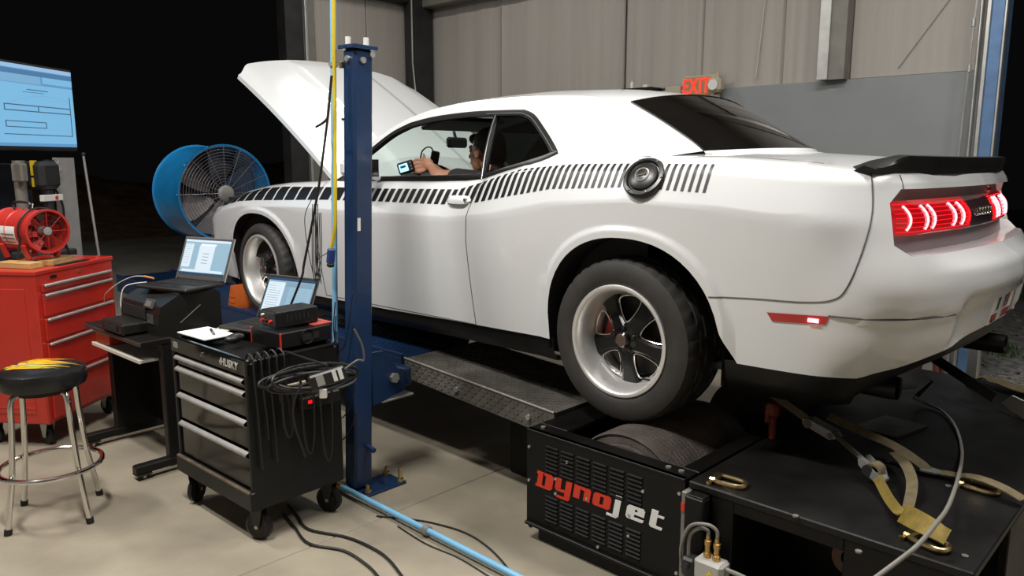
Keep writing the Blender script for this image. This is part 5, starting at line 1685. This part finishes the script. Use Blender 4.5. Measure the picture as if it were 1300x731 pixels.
# power supplies
def psu(name, label, c, size, rz, knobs):
    t = thing(name, label, 'power supply', c, rz)
    G().box((0, 0, size[2] / 2), size, b=.005).build('case', blk_sat, t)
    G().box((0, -size[1] / 2 - .002, size[2] / 2), (size[0] - .012, .004, size[2] - .012), b=.001).build('front_panel', mat('psu_face', (.03, .03, .03), .5), t)
    for (x, z, m, r_) in knobs:
        G().cyl((x, -size[1] / 2 - .003, z), (x, -size[1] / 2 - .017, z), r_, r_ * .8, n=12).build('terminal', m, t)
    for k in range(6): G().box((size[0] / 2 + .001, -size[1] * .25 + k * size[1] * .1, size[2] * .55), (.002, .006, size[2] * .4)).build('vent', blk_mat, t)
    return t
term_red = mat('terminal_red', (.65, .03, .02), .35)
PQ = px(350, 411, 2, .895)
ps1 = psu('power_supply', 'small black power supply with red terminals stacked on the flat amplifier', (1.69, -.725, .893), (.13, .215, .075), R(2), [(-.035, .03, term_red, .009), (.03, .03, term_red, .009), (-.003, .03, blk_pl, .008), (-.03, .055, white_pl, .006)])
ps2 = thing('amplifier', 'flat black amplifier box with red corner trim under the power supply', 'amplifier', (1.69, -.72, .813), R(4))
G().box((0, 0, .035), (.23, .27, .07), b=.004).build('case', blk_sat, ps2)
for s_ in (-1, 1): G().box((s_ * .113, -.133, .035), (.007, .008, .072), b=.002).build('corner_trim', term_red, ps2)
G().box((.02, .10, .0745), (.16, .10, .007), b=.001).build('top_card', mat('red_card', (.45, .06, .04), .5), ps2)
G().box((-.03, .11, .079), (.07, .05, .003)).build('top_label', paper, ps2)
G().box((.1165, .02, .035), (.002, .09, .03)).build('vent_panel', steel_dk, ps2)
G().lathe([(.0, 0), (.028, 0), (.032, .006), (.032, .012)], (.110, .0, .036), (1, 0, 0), 20).build('fan_grille', steel_dk, ps2)
ms = thing('computer_mouse', 'black computer mouse lying beside the laptop on the cart', 'mouse', (1.50, -.90, .813), R(20))
G().sphere((0, 0, .010), (.030, .055, .022), 16, 10).build('mouse_body', blk_pl, ms)
# cables at the cart side: coil bundle, loops, drops
cb = thing('cable_coil', 'coiled black cables hung on the side of the tool cart', 'cable', (1.952, -.86, .70))
rnd = random.Random(3)
for k in range(8):
    pts = []
    ry, rz_ = .17 + rnd.random() * .05, .030 + rnd.random() * .028
    ty, tz = rnd.uniform(-.03, .05), rnd.uniform(-.012, .022)
    for i in range(14):
        a = 2 * math.pi * i / 14
        pts.append((.025 + .014 * math.sin(a * 2 + k) + .006 * k * .5, ty + ry * math.cos(a) + .04, tz + rz_ * math.sin(a) - .05 * math.cos(a) * .4))
    G().tube(spline(pts, 4, True), .0058, 6, True).build('coil_turn', cable_m if k % 3 else mat('cable_dkgrey', (.035, .034, .033), .45), cb)
G().tube(spline([(.03, .03, .03), (.045, .04, -.02), (.03, .03, -.06)], 4), .012, 8).build('cable_tie', blk_mat, cb)
def cable(label, pts, r, m=cable_m, n=6, name='cable', group='cables hanging at the tool cart'):
    o = G().tube(spline(pts, n), r, 7).build(name, m)
    tag(o, label, 'cable', group)
    return o
GRP = 'black cable hanging down the side of the tool cart'
for k in range(5):
    y = -1.02 + k * .034; x = 1.900 + .002 * k
    zl = .22 + rnd.uniform(0, .30)
    cable(GRP, [(1.832, y, .795), (1.845, y, .825), (1.870, y, .834), (x - .004, y, .815), (x, y, .76), (x + .006, y + .003, .62), (x + .006, y + .008, zl + .12), (x + .004, y + .012, zl)], .0042, group=GRP)
L2 = 'thick black cable looping down from the coil on the cart side'
for (u0, y0, dz_, wy) in ((0, -.92, .20, .05), (0, -.83, .30, .06), (0, -.74, .36, .06)):
    cable(L2, [(1.937, y0, .70), (1.937, y0, .66), (1.937, y0 + wy * .1, .66 - dz_ * .7), (1.937, y0 + wy * .5, .66 - dz_), (1.937, y0 + wy * .9, .66 - dz_ * .7), (1.937, y0 + wy, .68)], .0055, group=L2)
# power brick hanging in front of the coil
bq = px(416, 479, 1, -.86)
br = thing('power_brick', 'black laptop power brick with white labels hanging at the cart corner', 'power adapter', (bq.x, -.86, bq.z), R(62))
mbk = Matrix.Rotation(R(-14), 3, 'Y')
G().box((0, 0, 0), (.145, .035, .060), mbk, b=.007).build('brick_case', blk_pl, br)
for x in (-.03, .028, .052): G().box(mbk @ Vector((x, -.018, .002)), (.030 if x < 0 else .016, .001, .044), mbk).build('brick_label', paper if x > 0 else mat('label_grey', (.35, .35, .34), .6), br)
G().tube(spline([mbk @ Vector((.07, 0, .01)), mbk @ Vector((.13, 0, .03)), (.145, 0, .06), (.14, 0, .12), (.11, 0, .19)], 6), .0045, 7).build('brick_cord', mat('cable_grey2', (.10, .095, .09), .5), br)
G().tube(spline([mbk @ Vector((-.07, 0, 0)), (-.11, -.01, -.03), (-.14, -.01, -.14), (-.10, 0, -.32)], 6), .0045, 7).build('brick_cord', cable_m, br)
lm = Matrix.Rotation(R(-62), 3, 'Z')
G().tube([(0, 0, .025), (0, 0, .8185 - bq.z), lm @ Vector((1.868 - bq.x, 0, .8185 - bq.z))], .005, 6).build('hanging_strap', blk_pl, br)
pg = G().box((0, 0, 0), (.03, .02, .04), b=.004).build('white_plug', white_pl, None, (bq.x - .005, -.88, bq.z - .062), R(50)); tag(pg, 'small white plug dangling under the power brick', 'plug')
# thin wires round the post and pipe
WL = 'thin black wire strung around the blue air pipe'
for k in range(4):
    z0 = 1.42 - k * .03
    yk = -.50 - .009 * k; z0 = 1.42
    cable(WL, [(1.60, yk, z0), (1.585, yk, z0 - .12), (1.575, yk, z0 - .30), (1.595, yk, z0 - .36), (1.618, yk, z0 - .20), (1.622, yk, z0 - .04)], .0022, group=WL)
WM = 'thin wire drooping from the cart cables to the lift post'
for k in range(5):
    z0 = .30 + k * .11
    cable(WM, [(1.80, -.555, z0 + .28 + .05 * math.sin(k)), (1.74, -.53, z0 + .10), (1.75, -.52, z0), (1.80, -.505, z0 + .05), (1.86, -.50, z0 + .16 + .03 * k)], .0028, group=WM)
# long hanging black cable from above the hood, thin wires in front of the fender
c1 = [px(u, v, 1, yy) for u, v, yy in ((421, 96, -.52), (419, 118, -.52), (416, 150, -.52), (411, 190, -.525), (405, 235, -.53), (396, 285, -.54), (386, 335, -.55), (383, 352, -.56))]
hang = cable('long black cable hanging down beside the air pipe to the cart laptop', c1 + [Vector((1.40, -.56, .90))], .006, name='hanging_cable', group='hanging cable')
G().tube(spline([px(416, 150, 1, -.52), px(410, 156, 1, -.52), px(401, 161, 1, -.515)], 4), .006, 6).build('cable_stub', cable_m, hang)
for (lab, pts) in (('thin dark wire hanging straight down in front of the front fender', ((396, 252), (387, 275), (390, 310), (397, 345), (402, 362))), ('thin dark wire with a kink hanging in front of the car door', ((424, 300), (418, 318), (404, 330), (406, 350), (408, 360)))):
    cable(lab, [px(u, v, 1, -.47) for u, v in pts], .0020, group=lab)
# cables on the floor
FLC = 'black cable lying on the floor from the cart past the pipe'
def floorc(pts, r, lab, grp): 
    return cable(lab, [(*px(u, v, 2, r)[:2], r + .001) for u, v in pts], r, group=grp)
floorc(((365, 640), (378, 655), (392, 672), (440, 682), (475, 697), (495, 712), (515, 738)), .006, FLC, FLC)
floorc(((360, 652), (374, 669), (392, 690), (436, 699), (464, 716), (480, 732), (493, 752)), .006, FLC, FLC)
floorc(((478, 655), (500, 657), (520, 659), (550, 664), (590, 676), (620, 695), (645, 722), (655, 745)), .004, 'thin black cable curving across the floor behind the blue pipe', 'thin floor cable')
floorc(((505, 668), (540, 690), (580, 707), (615, 728), (640, 745)), .003, 'faint brown wire lying on the floor along the blue pipe', 'brown floor wire')
# ---- black computer desk
dkx, dky = .455, -.85
ds = thing('desk', 'low black computer desk with keyboard shelf standing beside the tool cart', 'desk', (dkx, dky, 0), R(2))
DW, DD = .74, .47
wood_blk = mat('black_laminate', (.0085, .0075, .007), .42, spec=.3, var=.2, vscale=8)
G().box((0, 0, .705), (DW, DD, .030), b=.004).build('desktop', wood_blk, ds)
G().box((0, -DD / 2 - .002, .705), (DW, .006, .020), b=.002).build('edge_band', mat('edge_brown', (.045, .035, .028), .5), ds)
for s_ in (-1, 1):
    x = s_ * (DW / 2 - .03)
    lg = G().box((x, .02, .36), (.05, .30, .66), b=.005).build('leg_panel', wood_blk, ds)
    G().box((x, -.04, .055), (.055, DD + .06, .045), b=.006).build('foot_bar', wood_blk, lg)
    for y in (-DD / 2 - .03, DD / 2 - .05): caster(ds, x + (.0), y, .034, .017, R(90), 'desk_caster')
G().box((0, -.01, .605), (DW - .11, DD - .04, .016), b=.003).build('keyboard_shelf', white_pl, ds)
G().box((0, -DD / 2 + .012, .605), (DW - .11, .008, .020), b=.002).build('shelf_edge', mat('edge_white', (.62, .57, .48), .5), ds)
G().box((0, .10, .34), (DW - .11, .016, .50)).build('back_board', wood_blk, ds)
# red box on the shelf
rq = Vector((.245, -1.012, .6145))
rb = thing('small_red_box', 'small orange-red cardboard box on the desk shelf', 'box', rq, R(4))
G().box((0, 0, .028), (.17, .10, .056), b=.003).build('carton', mat('carton_red', (.60, .07, .02), .5), rb)
G().box((0, 0, .058), (.172, .102, .006), b=.001).build('carton_lid', mat('carton_grey', (.35, .28, .22), .6), rb)
# cables behind the desk
GD = 'white and blue cable bundle hanging between desk and cart'
for k, m in enumerate((white_pl, mat('cable_cyan', (.15, .35, .45), .5), cable_m, cable_m, white_pl, cable_m)):
    dx = k * .006; dy = k * .0115
    cable(('white cable hanging between the black desk and the tool cart', 'pale cyan cable hanging between the black desk and the tool cart', 'black cable hanging between the black desk and the tool cart')[(0, 1, 2, 2, 0, 2)[k]], [(.79 + dx, -.70 + dy, .726), (.90 + dx, -.76 + dy, .735), (.97 + dx, -.80 + dy, .66), (.975 + dx, -.80 + dy, .50), (.975 + dx, -.79 + dy, .35), (.98 + dx, -.785 + dy, .006)], .005, m, group=GD)
# ---- printer
pr_ = thing('printer', 'black inkjet printer with paper tray standing on the desk', 'printer', (.555, -.80, .72), R(3))
prm = mat('printer_black', (.013, .012, .010), .36, spec=.4, var=.12, vscale=12)
g = G().prism([(-.17, 0), (-.17, .10), (-.155, .155), (-.06, .205), (.16, .205), (.175, .19), (.175, 0)], (-.225, 0, 0), (0, 1, 0), (0, 0, 1), (1, 0, 0), .45)
g.build('printer_body', prm, pr_, ang=25)
G().box((0, .05, .208), (.43, .22, .014), b=.004).build('scanner_lid', prm, pr_)
G().box((-.055, -.215, .035), (.27, .16, .062), b=.010).build('paper_tray', prm, pr_)
G().box((-.055, -.298, .035), (.15, .004, .03), b=.001).build('tray_grip', blk_mat, pr_)
G().box((-.055, -.171, .105), (.27, .006, .06)).build('paper_slot', blk_mat, pr_)
mt = Matrix.Rotation(R(-25), 3, 'X')
sc_ = G().box((.10, -.155, .160), (.10, .010, .05), mt, b=.003).build('control_panel', mat('panel_grey', (.07, .07, .07), .3), pr_)
G().box((.10, -.161, .162), (.06, .003, .03), mt).build('display', mat('lcd_grey', (.16, .16, .16), .25), sc_)
G().box((.135, -.172, .085), (.07, .004, .05), b=.001).build('card_slot', mat('panel_grey', (.07, .07, .07), .3), pr_)
G().box((.2255, .0, .10), (.002, .14, .004), Matrix.Rotation(R(35), 3, 'X')).build('side_label', alu_dull, pr_)
cable('grey usb cable hanging from the laptop to the printer', [(.33, -.83, .945), (.29, -.93, .93), (.285, -.96, .86), (.30, -.965, .80), (.33, -.96, .79)], .003, white_pl, group='usb cable')
o = G().cyl((.215, -.80, .962), (.30, -.78, .957), .006, n=8).build('cable_plug', mat('plug_orange', (.60, .28, .08), .45)); tag(o, 'orange cable plug sticking out at the side of the printer laptop', 'plug')
cable('thin pale cable running from the orange plug to the red cabinet', [(.215, -.80, .962), (.10, -.82, .95), (-.05, -.85, .90), (-.20, -.88, .82), (-.292, -.862, .76)], .003, white_pl, group='pale cable')
# ---- stool
sl = thing('stool', 'chrome four-legged shop stool with black flame-print seat', 'stool', (.93, -1.54, 0), R(-25))
SZ = .675
G().lathe([(0, SZ - .055), (.150, SZ - .055), (.172, SZ - .050), (.178, SZ - .035), (.178, SZ + .005), (.172, SZ + .022), (.150, SZ + .032), (.08, SZ + .038), (0, SZ + .040)], n=40).build('seat', mat('seat_vinyl', (.010, .010, .010), .28, bump=.1, bscale=30), sl)
fl_cols = [mat('flame_yellow', (.75, .52, .02), .4), mat('flame_orange', (.70, .20, .01), .4), mat('flame_green', (.25, .45, .05), .4), mat('flame_blue', (.12, .22, .45), .4)]
sr = R(25)      # stool-local frame seen along the room
def zf(x, y):
    q = math.hypot(x, y)
    return lerp([(0, SZ + .040), (.08, SZ + .038), (.150, SZ + .032), (.172, SZ + .022)], q)
fr = random.Random(11)
for k in range(20):
    t = k / 19
    bx_, by_ = -.155 + .07 * fr.random() + .02 * t, -.05 + .16 * t          # tongue root, in image-aligned axes
    L = .13 + .12 * fr.random(); wv = .011 + .006 * fr.random(); bend = fr.uniform(-.03, .03)
    rows = []
    for i in range(6):
        q = i / 5
        xx, yy = bx_ + L * q, by_ + bend * q * q
        hw = wv * (1 - q) * (1 - .35 * math.sin(q * 9))
        row = []
        for e in (-1, 1):
            ax_, ay_ = xx, yy + e * hw
            wx, wy = RT.x * ax_ - RT.y * ay_, RT.y * ax_ + RT.x * ay_
            lx, ly = wx * math.cos(sr) - wy * math.sin(sr), wx * math.sin(sr) + wy * math.cos(sr)
            row.append((lx, ly, zf(lx, ly) + .0012 + .0002 * k))
        rows.append(row)
    g = G(); g.grid(rows)
    g.build('flame_print', fl_cols[[0, 1, 0, 2, 0, 1, 0, 3, 0, 1, 0, 0, 2, 1, 0, 1, 0, 1, 0, 1][k]], sl)
G().lathe([(.055, SZ - .085), (.12, SZ - .080), (.12, SZ - .055), (.05, SZ - .055)], n=24).build('swivel_plate', blk_sat, sl)
for k in range(4):
    a = R(45 + 90 * k)
    d = Vector((math.cos(a), math.sin(a), 0))
    lg = G().tube(spline([d * .04 + Vector((0, 0, SZ - .072)), d * .120 + Vector((0, 0, SZ - .068)), d * .152 + Vector((0, 0, SZ - .095)), d * .160 + Vector((0, 0, SZ - .20)), d * .178 + Vector((0, 0, .28)), d * .184 + Vector((0, 0, .235)), d * .225 + Vector((0, 0, .012))], 6), .0125, 12).build('leg', chrome, sl)
    G().cyl(d * .2235 + Vector((0, 0, .026)), d * .227 + Vector((0, 0, 0)), .016, n=12).build('foot_cap', blk_mat, lg)
G().lathe([(.208 + .0115 * math.cos(t), .245 + .0115 * math.sin(t)) for t in [2 * math.pi * k / 10 for k in range(11)]], n=56).build('foot_ring', chrome, sl)
# ---- red tool cabinet (drawers face the camera side)
cdir = Vector((-.61, .79, 0)).normalized()        # along the drawer front
rz_c = math.atan2(cdir.y, cdir.x)
CW, CD, CH = .69, .46, 1.02
cc = Vector((0.0, -1.30, 0)) + cdir * (CW / 2) + Vector((-cdir.y, cdir.x, 0)) * (CD / 2)
# local x along drawer front, local y = depth away from the drawers
rcb = thing('tool_cabinet', 'red steel rolling tool cabinet with full-width drawer pulls', 'tool cabinet', cc, rz_c)
G().box((0, 0, .57), (CW, CD, .86), b=.008).build('carcass', red_cab, rcb)
G().box((0, 0, CH - .012), (CW + .012, CD + .012, .028), b=.006).build('top_lid', red_cab, rcb)
for (zt_, h) in ((.945, .052), (.890, .135), (.750, .135), (.610, .20), (.40, .24)):
    df = G().box((.0, -CD / 2 - .006, zt_ - h / 2), (CW - .075, .014, h - .008), b=.003).build('drawer', red_cab, rcb)
    G().box((0, -CD / 2 - .020, zt_ - .012), (CW - .09, .016, .017), b=.005).build('drawer_pull', alu_dull, df)
G().box((-CW / 2 - .001, 0, .56), (.006, CD - .14, .72), b=.002).build('side_pressing', red_cab, rcb)
G().box((-CW / 2 - .003, 0, .235), (.006, CD - .14, .010), b=.002).build('side_rail', red_cab, rcb)
G().box((-.20, -CD / 2 - .004, .972), (.05, .004, .018), b=.001).build('badge', blk_sat, rcb)
G().cyl((.02, -CD / 2, .972), (.02, -CD / 2 - .010, .972), .010, n=12).build('lock', chrome, rcb)
for x in (-CW / 2 + .07, CW / 2 - .07):
    for y in (-CD / 2 + .07, CD / 2 - .07): caster(rcb, x, y, .142, .055, R(70), steel=galv)
# things on the cabinet
def oncab(x, y, z=0): return cc + cdir * x + Vector((-cdir.y, cdir.x, 0)) * y + Vector((0, 0, CH + .002 + z))
wb = G().box((0, 0, .017), (.26, .09, .034), b=.003).build('wood_block', wood_m, None, oncab(-.02, -.13), rz_c + R(8)); tag(wb, 'pale wooden block at the front edge of the red cabinet top', 'wood block')
wb = G().box((0, 0, .017), (.24, .09, .034), b=.003).build('wood_block', wood_m, None, oncab(-.22, -.05), rz_c + R(80)); tag(wb, 'wooden block under the left foot of the red blower', 'wood block')
bl = thing('blower_fan', 'red portable drum blower fan lying on the red tool cabinet', 'blower', oncab(-.05, .0, .036), math.atan2(*(RT * .86 - Vector((FW.x, FW.y, 0)) * .5).yx))
BR = .118
axl = Vector((1, 0, 0))
prof = [(BR + .008, -.19), (BR + .008, -.175), (BR, -.172), (BR, -.05), (BR + .004, -.045), (BR, -.04), (BR, .17), (BR + .009, .175), (BR + .009, .19), (BR - .004, .19), (BR - .006, -.19), (BR + .008, -.19)]
bc = Vector((0, 0, BR + .045))
G().lathe(prof, bc, axl, 48).build('housing', red_pl, bl)
for r_ in (.03, .06, .09, .118):
    G().lathe([(r_ + .002 * math.cos(t), .182 + .002 * math.sin(t)) for t in [2 * math.pi * k / 6 for k in range(7)]], bc, axl, 32).build('guard_ring', steel_dk, bl)
for k in range(8):
    a = math.pi * 2 * k / 8
    G().tube([bc + axl * .182, bc + axl * .182 + Vector((0, math.cos(a), math.sin(a))) * BR], .0022, 5).build('guard_spoke', MATS['red_plastic'], bl)
for k in range(6):
    a = math.pi * 2 * k / 6
    e1 = Vector((0, math.cos(a), math.sin(a))); e2 = Vector((0, -math.sin(a), math.cos(a)))
    g = G(); g.grid([[bc + e1 * r_ - e2 * .03 + axl * .10, bc + e1 * r_ + e2 * .03 + axl * .14] for r_ in (.03, .07, .112)]); g.build('blade', red_pl, bl)
G().lathe([(.0, .188), (.022, .187), (.028, .178), (.028, .02), (0, .02)], bc, axl, 20).build('motor', alu_dull, bl)
for x in (-.12, .11):
    for y in (-.09, .09): G().box((x, y, .045), (.035, .025, .09), Matrix.Rotation(R(18) * (1 if y < 0 else -1), 3, 'X'), b=.004).build('foot', red_pl, bl)
rows = []
for k in range(7):
    a = R(178 + 42 - k * 9)
    rows.append([bc + Vector((x, math.cos(a) * (BR + .0015), math.sin(a) * (BR + .0015))) for x in (-.10, .0, .06)])
g = G(); g.grid(rows); lb = g.build('label_sheet', paper, bl, ang=60)
for q in range(3):
    a = R(178 + 34 - q * 12)
    g = G(); g.grid([[bc + Vector((x, math.cos(a + b_) * (BR + .0025), math.sin(a + b_) * (BR + .0025))) for x in (-.085, .0, .03 + .01 * q)] for b_ in (-.025, .025)]); g.build('label_print', mat('print_grey', (.18, .15, .15), .6), lb)
G().tube(spline([(-.10, -.02, 2 * BR + .045), (-.10, -.02, 2 * BR + .085), (.06, -.02, 2 * BR + .085), (.06, -.02, 2 * BR + .045)], 4), .008, 6).build('carry_handle', blk_pl, bl)
ydir = Vector((-cdir.y, cdir.x, 0))
ba = (RT * .86 - Vector((FW.x, FW.y, 0)) * .5).normalized(); be = Vector((-ba.y, ba.x, 0))
b0 = oncab(-.05, .0, .036 + BR + .045) + ba * .12
arc = [b0 + be * (math.cos(R(t)) * .131) + Vector((0, 0, math.sin(R(t)) * .131)) for t in range(-20, 201, 11)]
tip = [Vector((b0.x + be.x * q, b0.y + be.y * q, CH + .046)) for q in (.150, -.150)]
cable('black power cord draped over the red blower', [tip[0]] + arc + [tip[1]], .006, group='blower cord', n=3)
for k in range(3):
    yy = -.203 - .011 * k
    cable('black cord lying along the front edge of the cabinet top', [oncab(-.14, yy, .005), oncab(-.05, yy, .005), oncab(.04, yy, .005), oncab(.13, yy, .005)], .004, group='cabinet top cord')
# ---- TV on its stand with the machine beneath
tvr = CAM + ray(95, 143) * 5.6
tdir = (RT * .112 + Vector((FW.x, FW.y, 0)).normalized()).normalized()    # receding along the screen
tvw, tvh = 1.02, .575
tvc = tvr - tdir * (tvw / 2)
tr_z = math.atan2(tdir.y, tdir.x)
zc_tv = tvr.z + .01
tv = thing('television', 'large wall-type flat screen showing a blue-white dyno graph page', 'television', (tvc.x, tvc.y, zc_tv), tr_z)
# local x along tdir, local -y is the screen side (towards the car)
G().box((0, .025, 0), (tvw, .05, tvh), b=.008).build('bezel', blk_pl, tv)
tvs = G().box((0, -.002, .006), (tvw - .03, .004, tvh - .045)).build('screen', emis('tv_blue', (.16, .42, .75), .62), tv)
tvl = emis('tv_light', (.24, .58, .90), .72); tvd = emis('tv_bar', (.10, .27, .52), .6); tvk = emis('tv_ink', (.08, .18, .32), .45); tvm = emis('tv_mid', (.22, .45, .70), .8)
def tvrect(a, b, c, d, m, nm='screen_pane', k=0):
    w2, h2 = tvw - .03, tvh - .045
    G().box(((a + b) / 2 * w2, -.0045 - .0008 * k, .006 + (c + d) / 2 * h2), ((b - a) * w2, .001, (d - c) * h2)).build(nm, m, tvs)
tvrect(-.5, .5, .45, .5, emis('tv_pale', (.36, .60, .88), .75)); tvrect(-.5, .5, .38, .44, tvd); tvrect(-.5, .18, .28, .38, tvm); tvrect(.2, .5, .30, .38, tvl); tvrect(-.26, .5, -.46, .27, tvl); tvrect(-.5, -.28, -.46, .27, tvl)
tvrect(-.28, -.27, -.5, .28, tvd, k=1)
for (a, b, c, d) in ((-.18, .46, .0, .012), (-.18, .46, -.07, -.058), (-.18, -.172, -.07, .012), (.13, .138, -.07, .012), (.455, .463, -.36, .16), (-.18, .20, -.20, -.19), (-.18, .20, -.27, -.26), (-.18, -.172, -.27, -.19), (.193, .20, -.27, -.19), (-.20, .46, -.36, -.35), (.04, .24, .20, .21), (.0, .2, .17, .176)): tvrect(a, b, c, d, tvk, 'graph_line', 2)
for q in range(9): tvrect(-.48, -.32, .20 - q * .065, .207 - q * .065, tvm, 'graph_line', 2)
for q in range(12):
    t = q / 11
    tvrect(-.16 + .56 * t, -.11 + .56 * t, .02 + .12 * math.sin(t * 2.4), .027 + .12 * math.sin(t * 2.4), tvm, 'graph_line', 2)
sd_ = tdir.cross(Vector((0, 0, 1)))     # towards the screen side
stn = thing('tv_stand', 'tall stand with a wide brushed aluminium upright below the television', 'stand', (tvr.x - tdir.x * .09, tvr.y - tdir.y * .09, 0), tr_z)
G().box((0, .06, .82), (.17, .05, 1.64), b=.004).build('upright', alu, stn)
G().box((0, .06, .015), (.18, .18, .03), b=.004).build('base', steel_dk, stn)
G().box((-.02, .085, 1.60), (.26, .04, .05), b=.005).build('mount_bar', steel_dk, stn)
rod = thing('thin_rod', 'thin silver rod leaning beside the aluminium upright', 'rod', (tvr.x + tdir.x * .05, tvr.y + tdir.y * .05, 0))
G().tube([(.0, 0, 1.66), (.05, .05, .6), (.08, .08, .0)], .009, 8).build('shaft', alu, rod)
G().sphere((0, 0, 1.665), .016, 10, 8).build('knob', steel_dk, rod)
mp = tvr - tdir * .42 + sd_ * -.02
mch = thing('drill_press', 'dark bench drill press with yellow labels and red-knobbed lever', 'drill press', (mp.x, mp.y, 0), tr_z)
G().cyl((-.10, .05, .0), (-.10, .05, 1.62), .038, n=16).build('column', steel_grey, mch)
G().box((-.05, .02, .02), (.24, .28, .04), b=.006).build('base', steel_dk, mch)
G().box((.02, .0, 1.52), (.20, .20, .19), b=.03).build('head', steel_dk, mch)
G().cyl((.04, -.02, 1.06), (.04, -.02, 1.42), .045, n=16).build('quill', steel_dk, mch)
G().cyl((.04, -.02, 1.10), (.04, -.02, 1.40), .012, n=8).build('spindle', alu, mch)
G().box((.04, -.06, 1.365), (.20, .03, .045), b=.004).build('gauge_bar', white_pl, mch)
G().cyl((.07, -.075, 1.365), (.07, -.08, 1.365), .014, n=12).build('gauge_dial', term_red, mch)
G().box((-.065, -.03, 1.57), (.055, .01, .10)).build('yellow_label', mat('label_yellow', (.70, .50, .02), .5), mch)
G().box((-.070, -.03, 1.475), (.040, .01, .06)).build('yellow_label', MATS['label_yellow'], mch)
G().tube([(-.10, -.02, 1.33), (-.19, -.06, 1.22)], .008, 8).build('lever', alu_dull, mch)
G().sphere((-.20, -.063, 1.21), .024, 12, 8).build('lever_knob', term_red, mch)
G().box((-.16, .0, 1.54), (.06, .08, .12), b=.008).build('switch_box', steel_grey, mch)
G().box((.0, .0, .98), (.30, .28, .05), b=.01).build('work_table', steel_dk, mch)
G().tube(spline([(.12, -.02, 1.45), (.16, -.05, 1.30), (.13, -.06, 1.10), (.15, -.05, .98)], 5), .008, 6).build('hose', cable_m, mch)
for (x, z) in ((.17, 1.60), (.19, 1.55), (.16, 1.50)): G().box((x, -.03, z), (.035, .02, .018), b=.003).build('fitting', alu, mch)
bp2 = thing('control_cabinet', 'tall dark control cabinet standing behind the drill press', 'cabinet', (mp.x - sd_.x * .40 + tdir.x * .12, mp.y - sd_.y * .40 + tdir.y * .12, 0), tr_z)
G().box((0, 0, .80), (.34, .26, 1.6), b=.01).build('cabinet_body', mat('cab_dark', (.015, .015, .022), .5), bp2)
G().box((.12, -.133, 1.22), (.03, .006, .07), b=.002).build('tag_label', mat('pink_tag', (.5, .3, .3), .5), bp2)
# ---- big blue fan in the doorway
fn_ = thing('drum_fan', 'large blue industrial drum fan standing in front of the car nose', 'fan', (-2.15, .75, 0))
SY = .11
FR = .425; FZ = 1.325
fc_ = Vector((0, 0, FZ))
Xf, Xb = .25, -.30
G().lathe([(FR + .012, Xf), (FR, Xf - .012), (FR - .004, Xf - .03), (FR - .012, 0), (FR - .004, Xb + .03), (FR, Xb + .012), (FR + .012, Xb), (FR - .006, Xb + .004), (FR - .018, 0), (FR - .006, Xf - .004), (FR + .012, Xf)], fc_, (1, 0, 0), 72).build('fan_drum', fan_blue, fn_)
gd = mat('guard_wire', (.24, .22, .23), .4, .6)
for (xx, nr) in ((Xf - .004, 14), (Xb + .004, 8)):
    for k in range(nr):
        r_ = .08 + (FR - .09) * k / (nr - 1)
        G().lathe([(r_ + .0020 * math.cos(t), xx + .0020 * math.sin(t)) for t in [2 * math.pi * q / 5 for q in range(6)]], fc_, (1, 0, 0), 48).build('guard_ring', gd, fn_)
    for k in range(16):
        a = math.pi * 2 * k / 16
        e = Vector((0, math.cos(a), math.sin(a)))
        G().tube([fc_ + Vector((xx, 0, 0)) + e * .05, fc_ + Vector((xx, 0, 0)) + e * (FR - .002)], .0030, 5).build('guard_spoke', gd, fn_)
G().lathe([(0, Xf + .012), (.05, Xf + .010), (.072, Xf), (.072, Xf - .012), (0, Xf - .012)], fc_, (1, 0, 0), 28).build('guard_hub', alu, fn_)
blade_m = mat('fan_blade', (.34, .31, .31), .4, .7, var=.1, vscale=6)
for k in range(6):
    a = math.pi * 2 * k / 6 + .3
    e1 = Vector((0, math.cos(a), math.sin(a))); e2 = Vector((0, -math.sin(a), math.cos(a)))
    g = G(); g.grid([[fc_ + e1 * r_ + e2 * (wv * t) + Vector((.06 * t + .04, 0, 0)) for t in (-1, -.33, .33, 1)] for r_, wv in ((.07, .06), (.16, .11), (.28, .15), (.385, .15))])
    g.build('blade', blade_m, fn_, ang=60)
G().cyl((-.16, 0, FZ), (.06, 0, FZ), .085, n=24).build('motor', steel_dk, fn_)
for s_ in (-1, 1):
    G().tube(spline([(-.28, s_ * SY, .0 + .03), (-.08, s_ * SY, FZ - .60), (-.05, s_ * SY, FZ - FR + .02)], 5), .018, 8).build('stand_leg', fan_blue, fn_)
    G().tube([(.26, s_ * SY, .03), (-.03, s_ * SY, FZ - FR + .02)], .018, 8).build('stand_leg', fan_blue, fn_)
    G().tube([(-.32, s_ * SY, .018), (.32, s_ * SY, .018)], .018, 8).build('stand_foot', fan_blue, fn_)
G().tube([(-.08, -SY, FZ - .60), (-.08, SY, FZ - .60)], .015, 8).build('stand_bar', fan_blue, fn_)
G().tube([(-.14, 0, FZ), (-.14, 0, FZ - FR + .01)], .014, 8).build('motor_support', fan_blue, fn_)
for k in range(10):
    a = math.pi * 2 * k / 10
    e = Vector((0, math.cos(a), math.sin(a)))
    G().sphere(fc_ + e * (FR + .006) + Vector((Xf - .03, 0, 0)), .007, 8, 6).build('rivet', galv, fn_)
